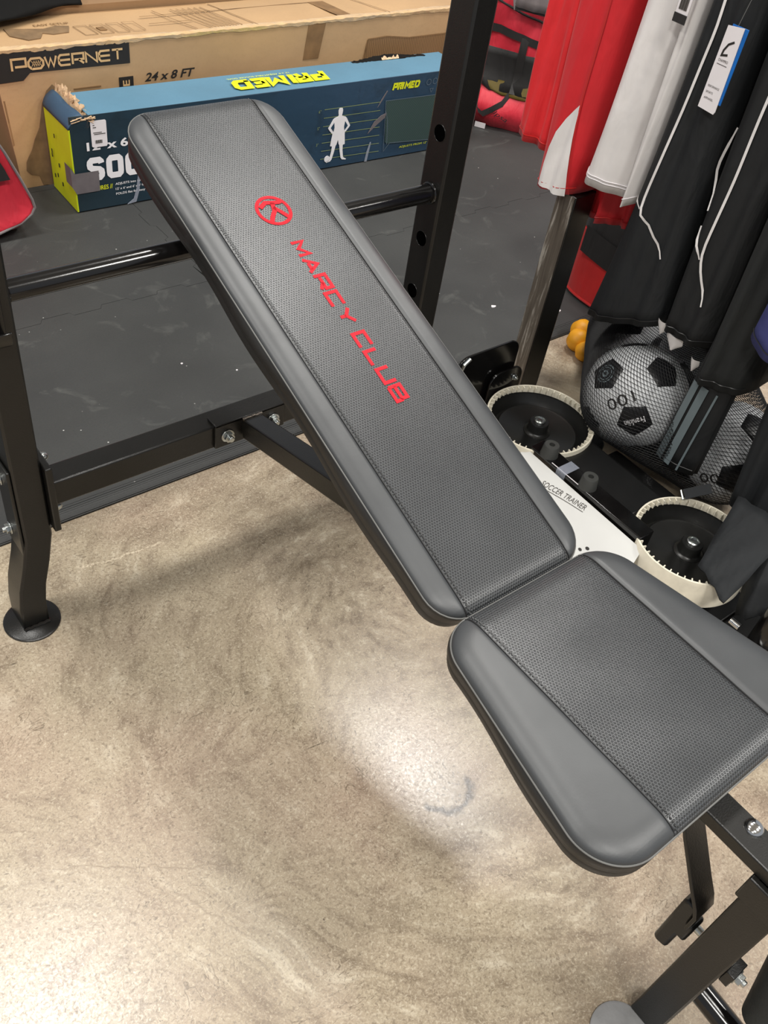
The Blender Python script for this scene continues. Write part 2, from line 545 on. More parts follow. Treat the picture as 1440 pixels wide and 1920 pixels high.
class MB:
    def __init__(self):
        self.v, self.f, self.uv = [], [], None

    def vs(self, pts):
        i = len(self.v)
        self.v += [tuple(p) for p in pts]
        return list(range(i, len(self.v)))

    def box(self, x0, x1, y0, y1, z0, z1, mat=None):
        pts = [Vector(p) for p in ((x0, y0, z0), (x1, y0, z0), (x1, y1, z0), (x0, y1, z0),
                                   (x0, y0, z1), (x1, y0, z1), (x1, y1, z1), (x0, y1, z1))]
        if mat is not None:
            pts = [mat @ q for q in pts]
        a = self.vs(pts)
        for q in ((3, 2, 1, 0), (4, 5, 6, 7), (0, 1, 5, 4), (1, 2, 6, 5), (2, 3, 7, 6), (3, 0, 4, 7)):
            self.f.append([a[i] for i in q])
        return self

    def prism(self, poly, h0, h1, mat=None):
        """2D polygon (x,y) extruded along local z from h0 to h1."""
        mat = mat or Matrix()
        A = sum(poly[i - 1][0] * poly[i][1] - poly[i][0] * poly[i - 1][1] for i in range(len(poly)))
        if A < 0:
            poly = poly[::-1]
        n = len(poly)
        a = self.vs([mat @ Vector((x, y, h0)) for x, y in poly])
        b = self.vs([mat @ Vector((x, y, h1)) for x, y in poly])
        self.f.append(a[::-1])
        self.f.append(b)
        for i in range(n):
            j = (i + 1) % n
            self.f.append([a[i], a[j], b[j], b[i]])
        return self

    def loft(self, loops, closed=True, caps=True):
        ids = [self.vs(l) for l in loops]
        n = len(loops[0])
        for a, b in zip(ids, ids[1:]):
            for i in range(n if closed else n - 1):
                j = (i + 1) % n
                self.f.append([a[i], a[j], b[j], b[i]])
        if caps and closed:
            self.f.append(ids[0][::-1])
            self.f.append(ids[-1])
        return self

    def lathe(self, prof, n=32, mat=None, closed_prof=False):
        """profile of (r, z) about local z."""
        mat = mat or Matrix()
        loops = []
        for r, z in prof:
            loops.append([mat @ Vector((max(r, 1e-5) * math.cos(2 * PI * i / n), max(r, 1e-5) * math.sin(2 * PI * i / n), z)) for i in range(n)])
        if closed_prof:
            loops.append(loops[0])
            return self.loft(loops, True, False)
        return self.loft(loops, True, True)

    def frames(self, path, up=None, closed=False):
        P = [Vector(q) for q in path]
        n = len(P)
        out = []
        ref = Vector(up) if up else None
        last = None
        for i in range(n):
            if closed:
                t = P[(i + 1) % n] - P[i - 1]
            else:
                t = P[min(i + 1, n - 1)] - P[max(i - 1, 0)]
            t.normalize()
            if ref is not None:
                s = t.cross(ref)
            elif last is not None:
                s = last - t * last.dot(t)
            else:
                s = t.cross(Vector((0, 0, 1)))
                if s.length < 0.1:
                    s = t.cross(Vector((1, 0, 0)))
            s.normalize()
            last = s
            out.append((P[i], t, s, s.cross(t).normalized()))
        return out

    def tube(self, path, r, n=10, closed=False):
        loops = []
        for P, t, s, u in self.frames(path, None, closed):
            loops.append([P + (s * math.cos(2 * PI * k / n) + u * math.sin(2 * PI * k / n)) * r for k in range(n)])
        if closed:
            loops.append(loops[0])
            ids = [self.vs(l) for l in loops[:-1]]
            ids.append(ids[0])
            for a, b in zip(ids, ids[1:]):
                for i in range(n):
                    j = (i + 1) % n
                    self.f.append([a[i], a[j], b[j], b[i]])
            return self
        return self.loft(loops)

    def bar(self, path, w, h, up=(0, 0, 1)):
        """rectangular section swept along a path (w sideways, h along up), mitred."""
        P = [Vector(q) for q in path]
        loops = []
        for i, (p0, t, s, u) in enumerate(self.frames(path, up)):
            m = 1.0
            if 0 < i < len(P) - 1:
                d = (P[i + 1] - P[i]).normalized()
                m = 1.0 / max(0.5, t.dot(d))
            loops.append([p0 + s * (a * w / 2) + u * (b * h / 2 * m) for a, b in ((-1, -1), (1, -1), (1, 1), (-1, 1))])
        return self.loft(loops)

    def grid(self, rows):
        ids = [self.vs(r) for r in rows]
        for a, b in zip(ids, ids[1:]):
            for i in range(len(a) - 1):
                self.f.append([a[i], a[i + 1], b[i + 1], b[i]])
        return self

    def mesh(self, name):
        me = bpy.data.meshes.new(name)
        me.from_pydata(self.v, [], self.f)
        me.update()
        if self.uv is not None:
            lay = me.uv_layers.new(name='UVMap')
            for lp in me.loops:
                lay.data[lp.index].uv = self.uv[lp.vertex_index]
        return me

    def build(self, name, mat, parent=None, smooth=True, bevel=0.0, angle=40, origin=None, fix=True):
        me = self.mesh(name)
        if fix:
            bm = bmesh.new()
            bm.from_mesh(me)
            bmesh.ops.recalc_face_normals(bm, faces=bm.faces)
            bm.to_mesh(me)
            bm.free()
        o = link_mesh(name, me, mat, parent, origin, smooth, angle)
        if bevel:
            b = o.modifiers.new('bevel', 'BEVEL')
            b.width = bevel
            b.segments = 2
            b.limit_method = 'ANGLE'
            b.angle_limit = math.radians(40)
        return o


def frame(origin, right, up):
    r = Vector(right).normalized()
    u = Vector(up).normalized()
    n = r.cross(u).normalized()
    o = Vector(origin)
    return Matrix(((r.x, u.x, n.x, o.x), (r.y, u.y, n.y, o.y), (r.z, u.z, n.z, o.z), (0, 0, 0, 1)))


def axis_frame(origin, axis):
    z = Vector(axis).normalized()
    x = z.cross(Vector((0, 0, 1)))
    if x.length < 0.1:
        x = Vector((1, 0, 0))
    x.normalize()
    y = z.cross(x)
    o = Vector(origin)
    return Matrix(((x.x, y.x, z.x, o.x), (x.y, y.y, z.y, o.y), (x.z, y.z, z.z, o.z), (0, 0, 0, 1)))


def text_verts(string, size, bold=0.0, shear=0.0, extrude=0.0004, spacing=1.0):
    cu = bpy.data.curves.new('lettering', 'FONT')
    cu.body = string
    cu.size = size
    cu.offset = bold
    cu.shear = shear
    cu.extrude = extrude
    cu.space_character = spacing
    cu.resolution_u = 3
    ob = bpy.data.objects.new('lettering', cu)
    me = bpy.data.meshes.new_from_object(ob)
    vs = [v.co.copy() for v in me.vertices]
    fs = [list(q.vertices) for q in me.polygons]
    bpy.data.meshes.remove(me)
    bpy.data.objects.remove(ob)
    bpy.data.curves.remove(cu)
    return vs, fs


def text(string, mat, fr, width=None, height=None, parent=None, name='lettering', bold=0.0, shear=0.0, warp=None, spacing=1.0, lift=0.0006):
    """lettering scaled so that it is width wide / height tall, its lower left corner at the frame's origin"""
    vs, fs = text_verts(string, 1.0, bold, shear, 0.0, spacing)
    x0 = min(v.x for v in vs); x1 = max(v.x for v in vs)
    y0 = min(v.y for v in vs); y1 = max(v.y for v in vs)
    sy = height / (y1 - y0) if height else None
    sx = width / (x1 - x0) if width else sy
    sy = sy or sx
    mb = MB()
    pts = []
    for v in vs:
        q = Vector(((v.x - x0) * sx, (v.y - y0) * sy, lift))
        if warp:
            q = warp(q)
        pts.append(fr @ q)
    mb.vs(pts)
    mb.f = fs
    return mb.build(name, mat, parent, smooth=False, fix=False)


GLYPH = {
    'M': [[(0, 0), (0, 1), (0.5, 0.3), (1, 1), (1, 0)]],
    'A': [[(0, 0), (0.5, 1), (1, 0)], [(0.32, 0.3), (0.84, 0.3)]],
    'R': [[(0, 0), (0, 1), (1, 1), (1, 0.42), (0.15, 0.42)], [(0.55, 0.42), (1, 0)]],
    'C': [[(1, 1), (0, 1), (0, 0), (1, 0)]],
    'Y': [[(0, 1), (0.5, 0.5), (1, 1)], [(0.5, 0.5), (0.5, 0)]],
    'L': [[(0, 1), (0, 0), (1, 0)]],
    'U': [[(0, 1), (0, 0), (1, 0), (1, 1)]],
    'B': [[(0, 0), (0, 1), (0.92, 1), (0.92, 0.52), (0, 0.52)], [(0.92, 0.52), (1, 0.44), (1, 0), (0, 0)]],
    'P': [[(0, -0.1), (0, 1), (1, 1), (1, 0.25), (0.22, 0.25)]],
    'O': [[(0.2, 0), (0, 0.3), (0, 0.7), (0.2, 1), (0.8, 1), (1, 0.7), (1, 0.3), (0.8, 0), (0.2, 0)]],
    'W': [[(0, 1), (0.27, 0), (0.5, 0.8), (0.73, 0), (1, 1)]],
    'E': [[(1, 1), (0.15, 1), (0, 0.8), (0, 0.2), (0.15, 0), (1, 0)], [(0, 0.5), (1, 0.5)]],
    'N': [[(0, 0), (0, 1), (1, 0), (1, 1)]],
    'T': [[(0, 1), (1, 1)], [(0.5, 1), (0.5, 0)]],
    'I': [[(0.5, 1.14), (0.5, -0.14)]],
    'D': [[(0, 0), (0, 1), (0.8, 1), (1, 0.8), (1, 0.2), (0.8, 0), (-0.12, 0)]],
    'p': [[(0, -0.14), (0, 1), (1, 1), (1, 0.4), (0, 0.4)]],
    'r': [[(0, -0.14), (0, 1), (0.95, 1), (0.95, 0.5), (0, 0.5)], [(0.6, 0.5), (0.98, -0.14)]],
    'S': [[(1, 0.80), (0.97, 0.90), (0.82, 1), (0.18, 1), (0.03, 0.9), (0, 0.78), (0.03, 0.64), (0.2, 0.54), (0.8, 0.46), (0.97, 0.36), (1, 0.22), (0.97, 0.1), (0.82, 0), (0.18, 0), (0.03, 0.1), (0, 0.2)]],
    'c': [[(1, 0.74), (1, 0.82), (0.97, 0.90), (0.82, 1), (0.18, 1), (0.03, 0.9), (0, 0.78), (0, 0.22), (0.03, 0.1), (0.18, 0), (0.82, 0), (0.97, 0.1), (1, 0.18), (1, 0.26)]],
    'o': [[(0.5, 0), (0.18, 0), (0.03, 0.1), (0, 0.22), (0, 0.78), (0.03, 0.9), (0.18, 1), (0.82, 1), (0.97, 0.9), (1, 0.78), (1, 0.22), (0.97, 0.1), (0.82, 0), (0.5, 0)]],
    'm': [[(0, -0.14), (0, 1), (0.5, 0.35), (1, 1), (1, -0.14)]],
    'e': [[(1.08, 1), (0, 1), (0, 0), (1.08, 0)], [(0, 0.5), (0.9, 0.5)]],
}


def stroke_polys(lines, w):
    """each polyline becomes mitred ribbon quads"""
    out = []
    for ln in lines:
        n = len(ln)
        L, R = [], []
        for i in range(n):
            p0 = Vector(ln[i])
            d0 = (Vector(ln[i]) - Vector(ln[i - 1])).normalized() if i > 0 else None
            d1 = (Vector(ln[i + 1]) - Vector(ln[i])).normalized() if i < n - 1 else None
            if d0 is None:
                nn, m, p0 = Vector((-d1.y, d1.x)), 1, p0
            elif d1 is None:
                nn, m, p0 = Vector((-d0.y, d0.x)), 1, p0
            else:
                a = Vector((-d0.y, d0.x))
                b = Vector((-d1.y, d1.x))
                nn = (a + b)
                if nn.length < 0.2:
                    nn = a
                nn.normalize()
                m = min(1.7, 1.0 / max(0.3, nn.dot(a)))
            L.append(p0 + nn * (w / 2 * m))
            R.append(p0 - nn * (w / 2 * m))
        out.append((L, R))
    return out


def glyphs(word, mat, fr, cw, ch, gap, stroke, parent, name='lettering', warp=None, lift=0.0006, shear=0.0):
    mb = MB()
    x = 0.0
    for chx in word:
        lines = [[(x + a * cw + shear * b * ch, b * ch) for a, b in ln] for ln in GLYPH[chx]]
        for L, R in stroke_polys(lines, stroke):
            A = []
            B = []
            for q in L:
                v = Vector((q.x, q.y, lift))
                A.append(fr @ (warp(v) if warp else v))
            for q in R:
                v = Vector((q.x, q.y, lift))
                B.append(fr @ (warp(v) if warp else v))
            mb.grid([B, A])
        x += cw + gap
    return mb.build(name, mat, parent, smooth=False, fix=False)


def decal(poly, mat, fr, parent, name, t=0.0008):
    return MB().prism(poly, 0.0, t, fr).build(name, mat, parent, smooth=False)


def ribbon_lines(lines, w, fr, mat, parent, name, lift=0.0008):
    mb = MB()
    for L, R in stroke_polys(lines, w):
        mb.grid([[fr @ Vector((q.x, q.y, lift)) for q in R], [fr @ Vector((q.x, q.y, lift)) for q in L]])
    return mb.build(name, mat, parent, smooth=False, fix=False)


def bolt(pos, axis, r, parent, name='bolt', mat='zinc', stud=True, washer=True):
    fr = axis_frame(pos, axis)
    mb = MB()
    if washer:
        mb.lathe([(r * 1.3, 0), (r * 1.3, r * 0.2), (r * 1.05, r * 0.25), (0.0, r * 0.25)], 20, fr)
    hexp = [(r * math.cos(PI / 3 * i), r * math.sin(PI / 3 * i)) for i in range(6)]
    mb.prism(hexp, r * 0.2, r * 0.95, fr)
    if stud:
        mb.lathe([(r * 0.55, r * 0.9), (r * 0.55, r * 1.45), (r * 0.45, r * 1.55), (0, r * 1.55)], 14, fr)
    return mb.build(name, mat, parent, bevel=r * 0.08)


def dome(pos, axis, r, parent, name='bolt', mat='chrome'):
    fr = axis_frame(pos, axis)
    prof = [(r, 0)] + [(r * math.cos(a), r * 0.55 * math.sin(a)) for a in (0.25, 0.5, 0.8, 1.1, 1.4)] + [(0, r * 0.55)]
    return MB().lathe(prof, 22, fr).build(name, mat, parent)

# ------------------------------------------------------------------ setting
fl = MB().box(-5, 6, -4, 7, -0.08, 0.0).build('floor', 'floor', smooth=False)
tag(fl, 'worn polished beige concrete floor with scuffs', kind='structure')

ce = MB().box(-5, 6, -4, 7, 4.2, 4.3).build('ceiling', 'ceiling', smooth=False)
tag(ce, 'plain pale shop ceiling', kind='structure')

# interlocking mat
mat = empty('floor_mat', (1.3, 2.2, 0.0), 'dark grey interlocking foam floor mat under the bench and boxes', 'floor mat')


def jig(a, b, fixed, horizontal, amp, rng, pitch=0.075):
    """stepped edge from a to b"""
    pts = []
    n = max(2, int(round(abs(b - a) / pitch)))
    st = (b - a) / n
    for i in range(n):
        off = amp if i % 2 else -amp
        s = a + st * i
        pts += [(s + 0.004 * (1 if st > 0 else -1), fixed + off), (s + st - 0.004 * (1 if st > 0 else -1), fixed + off)]
    return pts if horizontal else [(y, x) for x, y in pts]


xs = [-0.82, 1.075, 2.92, 4.2]
ysm = [1.268, 1.868, 2.49, 3.11]
for i in range(3):
    for j in range(3):
        x0, x1, y0, y1 = xs[i], xs[i + 1], ysm[j], ysm[j + 1]
        g = 0.0006
        rr = random.Random(i * 9 + j)
        bot = [(x0, y0), (x1, y0)] if j == 0 else jig(x0, x1, y0 + g, True, 0.007, rr)
        rgt = [] if i == 2 else jig(y0, y1, x1 - g, False, 0.007, rr)[1:-1]
        top = jig(x1, x0, y1 - g, True, 0.007, rr) if j < 2 else [(x1, y1), (x0, y1)]
        if j < 2:
            # mirror the neighbour's steps so both edges interlock
            top = [(x, y) for x, y in reversed(jig(x0, x1, y1 - g, True, 0.007, rr))]
        lft = [] if i == 0 else [(x, y) for x, y in reversed(jig(y0, y1, x0 + g, False, 0.007, rr)[1:-1])]
        MB().prism(bot + rgt + top + lft, 0.0, 0.008).build('mat_tile', 'mat', mat, smooth=False)
for x0, x1 in ((-0.82, 0.13), (0.131, 1.075), (1.076, 2.02), (2.021, 2.92)):
    prof = [(1.267, 0.0), (1.267, 0.0082)]
    y = 1.267
    for q in range(6):
        prof += [(y - 0.0008, 0.0080), (y - 0.0048, 0.0080 - 0.0004 * q), (y - 0.0053, 0.0062 - 0.0004 * q)]
        y -= 0.0053
    prof += [(1.2335, 0.0038), (1.2335, 0.0)]
    MB().loft([[(x0, a, b) for a, b in prof], [(x1, a, b) for a, b in prof]]).build('edge_strip_or_glint', 'mat', mat, smooth=False)

# ------------------------------------------------------------------ weight bench
BX = 0.676
bench = empty('weight_bench', (BX, 0.55, 0.0), 'black adjustable weight bench with inclined padded backrest and red lettering', 'weight bench')


def upright(x0, x1, sgn, name='upright'):
    """sgn: side towards which the foot splays"""
    y0, y1 = 1.040, 1.096
    xm = (x0 + x1) / 2
    w = x1 - x0
    d = y1 - y0
    path = [(xm + sgn * 0.034, 1.054, 0.004), (xm + sgn * 0.033, 1.056, 0.05), (xm + sgn * 0.026, 1.06, 0.09),
            (xm + sgn * 0.012, 1.065, 0.135), (xm, 1.068, 0.19), (xm, 1.068, 0.30), (xm, 1.068, 1.22)]
    mb = MB()
    loops = []
    for px, py, pz in path:
        loops.append([(px - w / 2, py - d / 2, pz), (px + w / 2, py - d / 2, pz), (px + w / 2, py + d / 2, pz), (px - w / 2, py + d / 2, pz)])
    up = mb.loft(loops).build(name, 'steel', bench, bevel=0.004)
    fx, fy = xm + sgn * 0.036, 1.044
    MB().lathe([(0, 0), (0.047, 0), (0.047, 0.003), (0.044, 0.0055), (0, 0.0055)], 40, Matrix.Translation((fx, fy, 0))).build('foot_disc', 'steel', up)
    wl = [(xm + sgn * 0.034 - w / 2 + w * i / 8, 1.054 - d / 2 - 0.002 + 0.0015 * (i % 2), 0.0075) for i in range(9)]
    MB().tube(wl, 0.0032, 8).build('weld', 'steel_gloss', up)
    return up


upL = upright(0.267, 0.312, -1)
upR = upright(1.040, 1.086, 1)
# adjustment holes in the inner faces: black discs painted as shaded openings
for ux, nx, up in ((1.040, -1, upR), (0.312, 1, upL)):
    for hz in (0.43, 0.535, 0.722):
        fr = axis_frame((ux - nx * 0.001, 1.068, hz), (nx, 0, 0))
        MB().lathe([(0, 0.0014), (0.0135, 0.0014), (0.0135, 0.0)], 24, fr).build('hole', 'hole', up)
        ring = [fr @ Vector((0.0138 * math.cos(a), 0.0138 * math.sin(a), 0.0012)) for a in [2 * PI * i / 24 for i in range(24)]]
        MB().tube(ring, 0.0005, 6, True).build('hole_rim', 'steel', up)

# round tie bar
MB().tube([(0.312, 1.068, 0.620), (1.040, 1.068, 0.620)], 0.0155, 24).build('round_crossbar', 'steel_gloss', bench)
for x, s in ((0.313, 1), (1.039, -1)):
    ring = [(x, 1.068 + 0.0165 * math.cos(a), 0.62 + 0.0165 * math.sin(a)) for a in [2 * PI * i / 20 for i in range(20)]]
    MB().tube(ring, 0.003, 8, True).build('weld_ring', 'steel_gloss', bench)
# square lower crossbar with end plates
MB().box(0.324, 1.028, 1.040, 1.083, 0.247, 0.295).build('lower_crossbar', 'steel', bench, bevel=0.003)
for x0, x1, s in ((0.3125, 0.3235, 1), (1.0285, 1.0395, -1)):
    pl = MB().box(x0, x1, 1.026, 1.097, 0.205, 0.338).build('end_plate', 'steel', bench, bevel=0.002)
    xo = x1 if s > 0 else x0
    for y, z in ((1.086, 0.312), (1.058, 0.228)):
        fr = axis_frame((xo, y, z), (s, 0, 0))
        mb = MB().prism([(0.0085 * math.cos(PI / 3 * i), 0.0085 * math.sin(PI / 3 * i)) for i in range(6)], 0, 0.007, fr)
        mb.lathe([(0.0075, 0.006), (0.007, 0.010), (0.005, 0.014), (0.002, 0.016), (0, 0.016)], 16, fr)
        mb.build('bolt', 'zinc', pl, bevel=0.0006)
for x0, x1, s in ((0.2610, 0.2665, -1), (1.0865, 1.0920, 1)):
    pl = MB().box(x0, x1, 1.043, 1.097, 0.16, 0.34).build('outer_plate', 'steel', bench, bevel=0.002)
    xo = x0 if s < 0 else x1
    bolt((xo, 1.084, 0.300), (s, 0, 0), 0.0085, pl)
    bolt((xo, 1.084, 0.192), (s, 0, 0), 0.0085, pl)

# bar catches on the uprights
for x, s in ((0.2845, -1),):
    mb = MB()
    prof = [(1.039, 0.655), (1.039, 0.567), (1.020, 0.570), (1.012, 0.578), (1.009, 0.596), (1.013, 0.596), (1.016, 0.582), (1.022, 0.577), (1.033, 0.575), (1.033, 0.655)]
    fr = Matrix(((0, 0, 1, x - 0.012), (1, 0, 0, 0), (0, 1, 0, 0), (0, 0, 0, 1)))
    mb.prism(prof, 0.0, 0.024, fr).build('bar_catch', 'steel_gloss', bench, bevel=0.001)

# bracket plate and spine tube
pl = MB()
pl.box(0.606, 0.746, 1.0335, 1.0395, 0.250, 0.300)
pl.box(0.606, 0.746, 1.0335, 1.062, 0.2955, 0.3005)
pl = pl.build('bracket_plate', 'steel', bench, bevel=0.0012)
bolt((0.630, 1.0335, 0.272), (0, -1, 0), 0.0098, pl)
bolt((0.722, 1.0335, 0.272), (0, -1, 0), 0.0098, pl)
spine_path = [(BX, 1.034, 0.277), (BX, 0.60, 0.388), (BX, 0.43, 0.412), (BX, 0.38, 0.414)]
MB().bar(spine_path, 0.038, 0.040).build('spine_tube', 'steel', bench, bevel=0.003)
wl = [(BX - 0.019 + 0.038 * i / 7, 1.030 - 0.0015 * (i % 2), 0.2995) for i in range(8)]
MB().tube(wl, 0.003, 8).build('weld', 'weld', bench)

# front leg
leg = MB().box(0.654, 0.699, -0.036, 0.008, 0.004, 0.4165).build('front_leg', 'steel', bench, bevel=0.003)
MB().lathe([(0, 0), (0.042, 0), (0.042, 0.003), (0.039, 0.0055), (0, 0.0055)], 40, Matrix.Translation((0.618, -0.008, 0))).build('foot_disc', 'foot_grey', leg)
MB().box(0.650, 0.703, -0.04, 0.013, 0.375, 0.4165).build('leg_bracket', 'steel', bench, bevel=0.002)
MB().box(0.657, 0.697, -0.034, 0.375, 0.417, 0.437).build('seat_beam', 'steel', bench, bevel=0.002)
dome((0.686, 0.043, 0.437), (0, 0, 1), 0.011, bench)
# bent strap from seat to leg
strap = [(0.672, 0.107, 0.416), (0.672, 0.085, 0.375), (0.672, 0.045, 0.312), (0.672, 0.030, 0.290), (0.672, 0.0235, 0.275), (0.672, 0.0235, 0.245)]
MB().bar(strap, 0.036, 0.005, up=(0, 1, 0.35)).build('seat_strut', 'steel', bench, bevel=0.001)
# T knob
kb = MB().lathe([(0.0055, 0), (0.0055, 0.018)], 14, axis_frame((0.676, 0.0085, 0.232), (0, 1, 0)))
kb = kb.build('adjuster_screw', 'zinc', bench)
fr = Matrix(((0, 0, 1, 0.660), (1, 0, 0, 0.016), (0, 1, 0, 0.228), (0, 0, 0, 1)))
mb = MB().prism([(0.0, -0.018), (0.010, -0.018), (0.010, -0.058), (0.026, -0.062), (0.030, -0.055), (0.030, 0.048), (0.024, 0.056), (0.010, 0.054), (0.008, 0.02), (0.0, 0.018)], 0.0, 0.026, fr)
mb.build('knob', 'black_plastic', bench, bevel=0.004)
bb = MB().box(0.662, 0.69, -0.048, -0.0365, 0.212, 0.238).build('lock_block', 'steel', bench, bevel=0.001)
bolt((0.676, -0.048, 0.225), (0, -1, 0), 0.008, bench)
# front tube and foam roller
MB().tube([(0.690, -0.034, 0.115), (0.690, -0.16, 0.100)], 0.0165, 22).build('leg_curl_tube', 'steel_gloss', bench)
MB().lathe([(0.012, 0), (0.034, 0.0), (0.040, 0.006), (0.040, 0.174), (0.034, 0.18), (0.012, 0.18)], 28,
           axis_frame((0.700, -0.115, 0.165), (0.35, 0.25, 0.9))).build('foam_roller', 'roller', bench)


# pads -------------------------------------------------------------
def inset_poly(poly, r):
    n = len(poly)
    out = []
    for i in range(n):
        a, b, c = Vector(poly[i - 1]), Vector(poly[i]), Vector(poly[(i + 1) % n])
        d0, d1 = (b - a).normalized(), (c - b).normalized()
        n0, n1 = Vector((-d0.y, d0.x)), Vector((-d1.y, d1.x))
        m = (n0 + n1)
        m = m / max(1e-6, m.dot(n0))
        out.append(b + m * r)
    return out


def make_sdf(poly, r):
    ip = inset_poly(poly, r)
    n = len(ip)
    E = [(ip[i], ip[(i + 1) % n]) for i in range(n)]

    def sdf(x, y):
        q = Vector((x, y))
        inside = True
        dmin = 1e9
        for a, b in E:
            d = b - a
            t = max(0.0, min(1.0, (q - a).dot(d) / d.length_squared))
            dist = (q - (a + d * t)).length
            dmin = min(dmin, dist)
            if (d.x * (q.y - a.y) - d.y * (q.x - a.x)) < 0:
                inside = False
        return (-dmin if inside else dmin) - r
    return sdf


def pad(part, poly, corner, fr, us, drop, edge_r, thick, hollow, ripple=0.0):
    """padded board: local x across, y along, z out of the cushion"""
    sdf = make_sdf(poly, corner)
    ya, yb = min(q[1] for q in poly), max(q[1] for q in poly)

    def width(v, sg):
        lo, hi = 0.0, 0.4
        for _ in range(30):
            m = (lo + hi) / 2
            if sdf(sg * m, v) < 0:
                lo = m
            else:
                hi = m
        return lo

    def ext(sg):
        lo, hi = (ya + yb) / 2, (ya if sg < 0 else yb) + sg * 0.01
        for _ in range(40):
            m = (lo + hi) / 2
            if sdf(0, m) < 0:
                lo = m
            else:
                hi = m
        return lo
    v0, v1 = ext(-1) + 1e-5, ext(1) - 1e-5

    def height(u, v):
        d = max(0.0, -sdf(u, v))
        x = min(1.0, d / edge_r)
        z = drop * (math.sqrt(max(0.0, 1 - (1 - x) ** 2)) - 1)
        z -= 0.0022 * sum(math.exp(-((u - s) / 0.0035) ** 2) for s in (-us, us))
        if ripple:
            z += ripple * x * (math.sin(v * 62 + 2.2 * u * 9) * 0.5 + math.sin(v * 37 - u * 21 + 1) * 0.5) * max(0, 1 - abs(u) / 0.14)
        return z
    N = 64
    rows = []
    for i in range(N + 1):
        t = i / N
        s = 0.5 - 0.5 * math.cos(PI * t)
        s = 0.55 * s + 0.45 * t
        # extra density near both ends
        rows.append(v0 + (v1 - v0) * s)
    extra = []
    for kx in (0.0004, 0.0015, 0.0035, 0.0065, 0.0105):
        extra += [v0 + kx, v1 - kx]
    rows = sorted(rows + extra)
    W = [(width(v, -1), width(v, 1)) for v in rows]
    root = fr @ Vector((0, 0, 0))
    body = None
    # border band, thickness of the cushion
    loop = [(-W[i][0], rows[i]) for i in range(len(rows))] + [(W[i][1], rows[i]) for i in reversed(range(len(rows)))]
    n = len(loop)
    nrm = []
    for i in range(n):
        a, b = Vector(loop[i - 1]), Vector(loop[(i + 1) % n])
        t = (b - a).normalized() if (b - a).length > 1e-7 else Vector((1, 0))
        nrm.append(Vector((-t.y, t.x)))
    # make sure normals point outwards
    if sdf(*(Vector(loop[10]) + nrm[10] * 0.003)) < sdf(*loop[10]):
        nrm = [-q for q in nrm]

    def ring(off, z, extra=None):
        out = []
        for q, m in zip(loop, nrm):
            w = off + (extra(q) if extra else 0)
            out.append(fr @ Vector((q[0] + m.x * w, q[1] + m.y * w, z)))
        return out
    lump = lambda q: 0.0025 * math.sin(q[1] * 23 + q[0] * 17)
    mb = MB().loft([ring(-0.004, -drop + 0.001), ring(0.0005, -drop - 0.002), ring(0.0015, -drop - 0.010, lump), ring(0.001, -drop - thick * 0.50, lump), ring(-0.001, -drop - thick * 0.52, lump),
                    ring(0.0, -drop - thick * 0.60, lump), ring(-0.001, -thick - drop + 0.005, lump), ring(-0.004, -thick - drop + 0.001, lump), ring(-0.020, -thick - drop)], True, False)
    mb.f.append(list(range(len(mb.v) - n, len(mb.v))))
    body = mb.build(part, 'leather_side', bench, angle=70)
    # welt
    MB().tube(ring(0.0006, -drop + 0.0002), 0.0011, 7, True).build('welt', 'thread', body)

    def panel(name, lo, hi, cols, mname):
        mb = MB()
        uvs = []
        R = []
        for i, v in enumerate(rows):
            a, b = max(-W[i][0], lo), min(W[i][1], hi)
            if a > b:
                a = b = (lo if abs(lo) < abs(hi) else hi) * 0 + max(-W[i][0], min(W[i][1], lo if abs(lo) < abs(hi) else hi))
            r = []
            for c in range(cols + 1):
                s = c / cols
                s = 0.5 - 0.5 * math.cos(PI * s) if cols > 10 else s
                u = a + (b - a) * s
                r.append(fr @ Vector((u, v, height(u, v))))
                uvs.append((u, v))
            R.append(r)
        mb.grid(R)
        mb.uv = uvs
        return mb.build(name, mname, body, angle=180)
    panel('centre_panel', -us, us, 40, 'perf')
    panel('side_panel', -1, -us, 18, 'leather')
    panel('side_panel', us, 1, 18, 'leather')
    # seam cord and stitches
    for sg in (-1, 1):
        s = sg * us
        pts = [v for i, v in enumerate(rows) if W[i][0 if sg < 0 else 1] > us + 0.0005]
        va, vb = pts[0], pts[-1]
        cnt = int((vb - va) / 0.006)
        line = [fr @ Vector((s, va + (vb - va) * i / cnt, height(s, va + (vb - va) * i / cnt) + 0.0006)) for i in range(cnt + 1)]
        MB().tube(line, 0.0012, 6).build('seam_cord', 'cord', body)
        mb = MB()
        cnt = int((vb - va) / 0.0042)
        for i in range(cnt):
            v = va + (vb - va) * (i + 0.5) / cnt
            u = s - sg * 0.0042
            z = height(u, v)
            mb.box(u - 0.0007, u + 0.0007, v - 0.0014, v + 0.0014, z - 0.0004, z + 0.0006, fr @ Matrix.Rotation(0.0, 4, 'Z'))
        tag(mb.build('stitching', 'cord', body, smooth=False), kind='stuff')
    return body, height


PN = Vector((0, -0.337, 0.942)).normalized()
PV = Vector((0, 0.942, 0.337)).normalized()
bfr = frame((BX, 0.43, 0.485), (1, 0, 0), PV)
backpoly = [(-0.1265, -0.024), (0.1265, -0.024), (0.1245, 0.828), (-0.1245, 0.828)]
back, bh = pad('back_pad', backpoly, 0.047, bfr, 0.090, 0.010, 0.022, 0.042, True)
seatpoly = [(-0.203, 0.083), (0.203, 0.083), (0.143, 0.406), (-0.143, 0.406)]
sfr = frame((BX, 0, 0.490), (1, 0, 0), (0, 1, 0))
seat, sh = pad('seat_pad', seatpoly, 0.056, sfr, 0.100, 0.014, 0.030, 0.036, True, 0.0012)
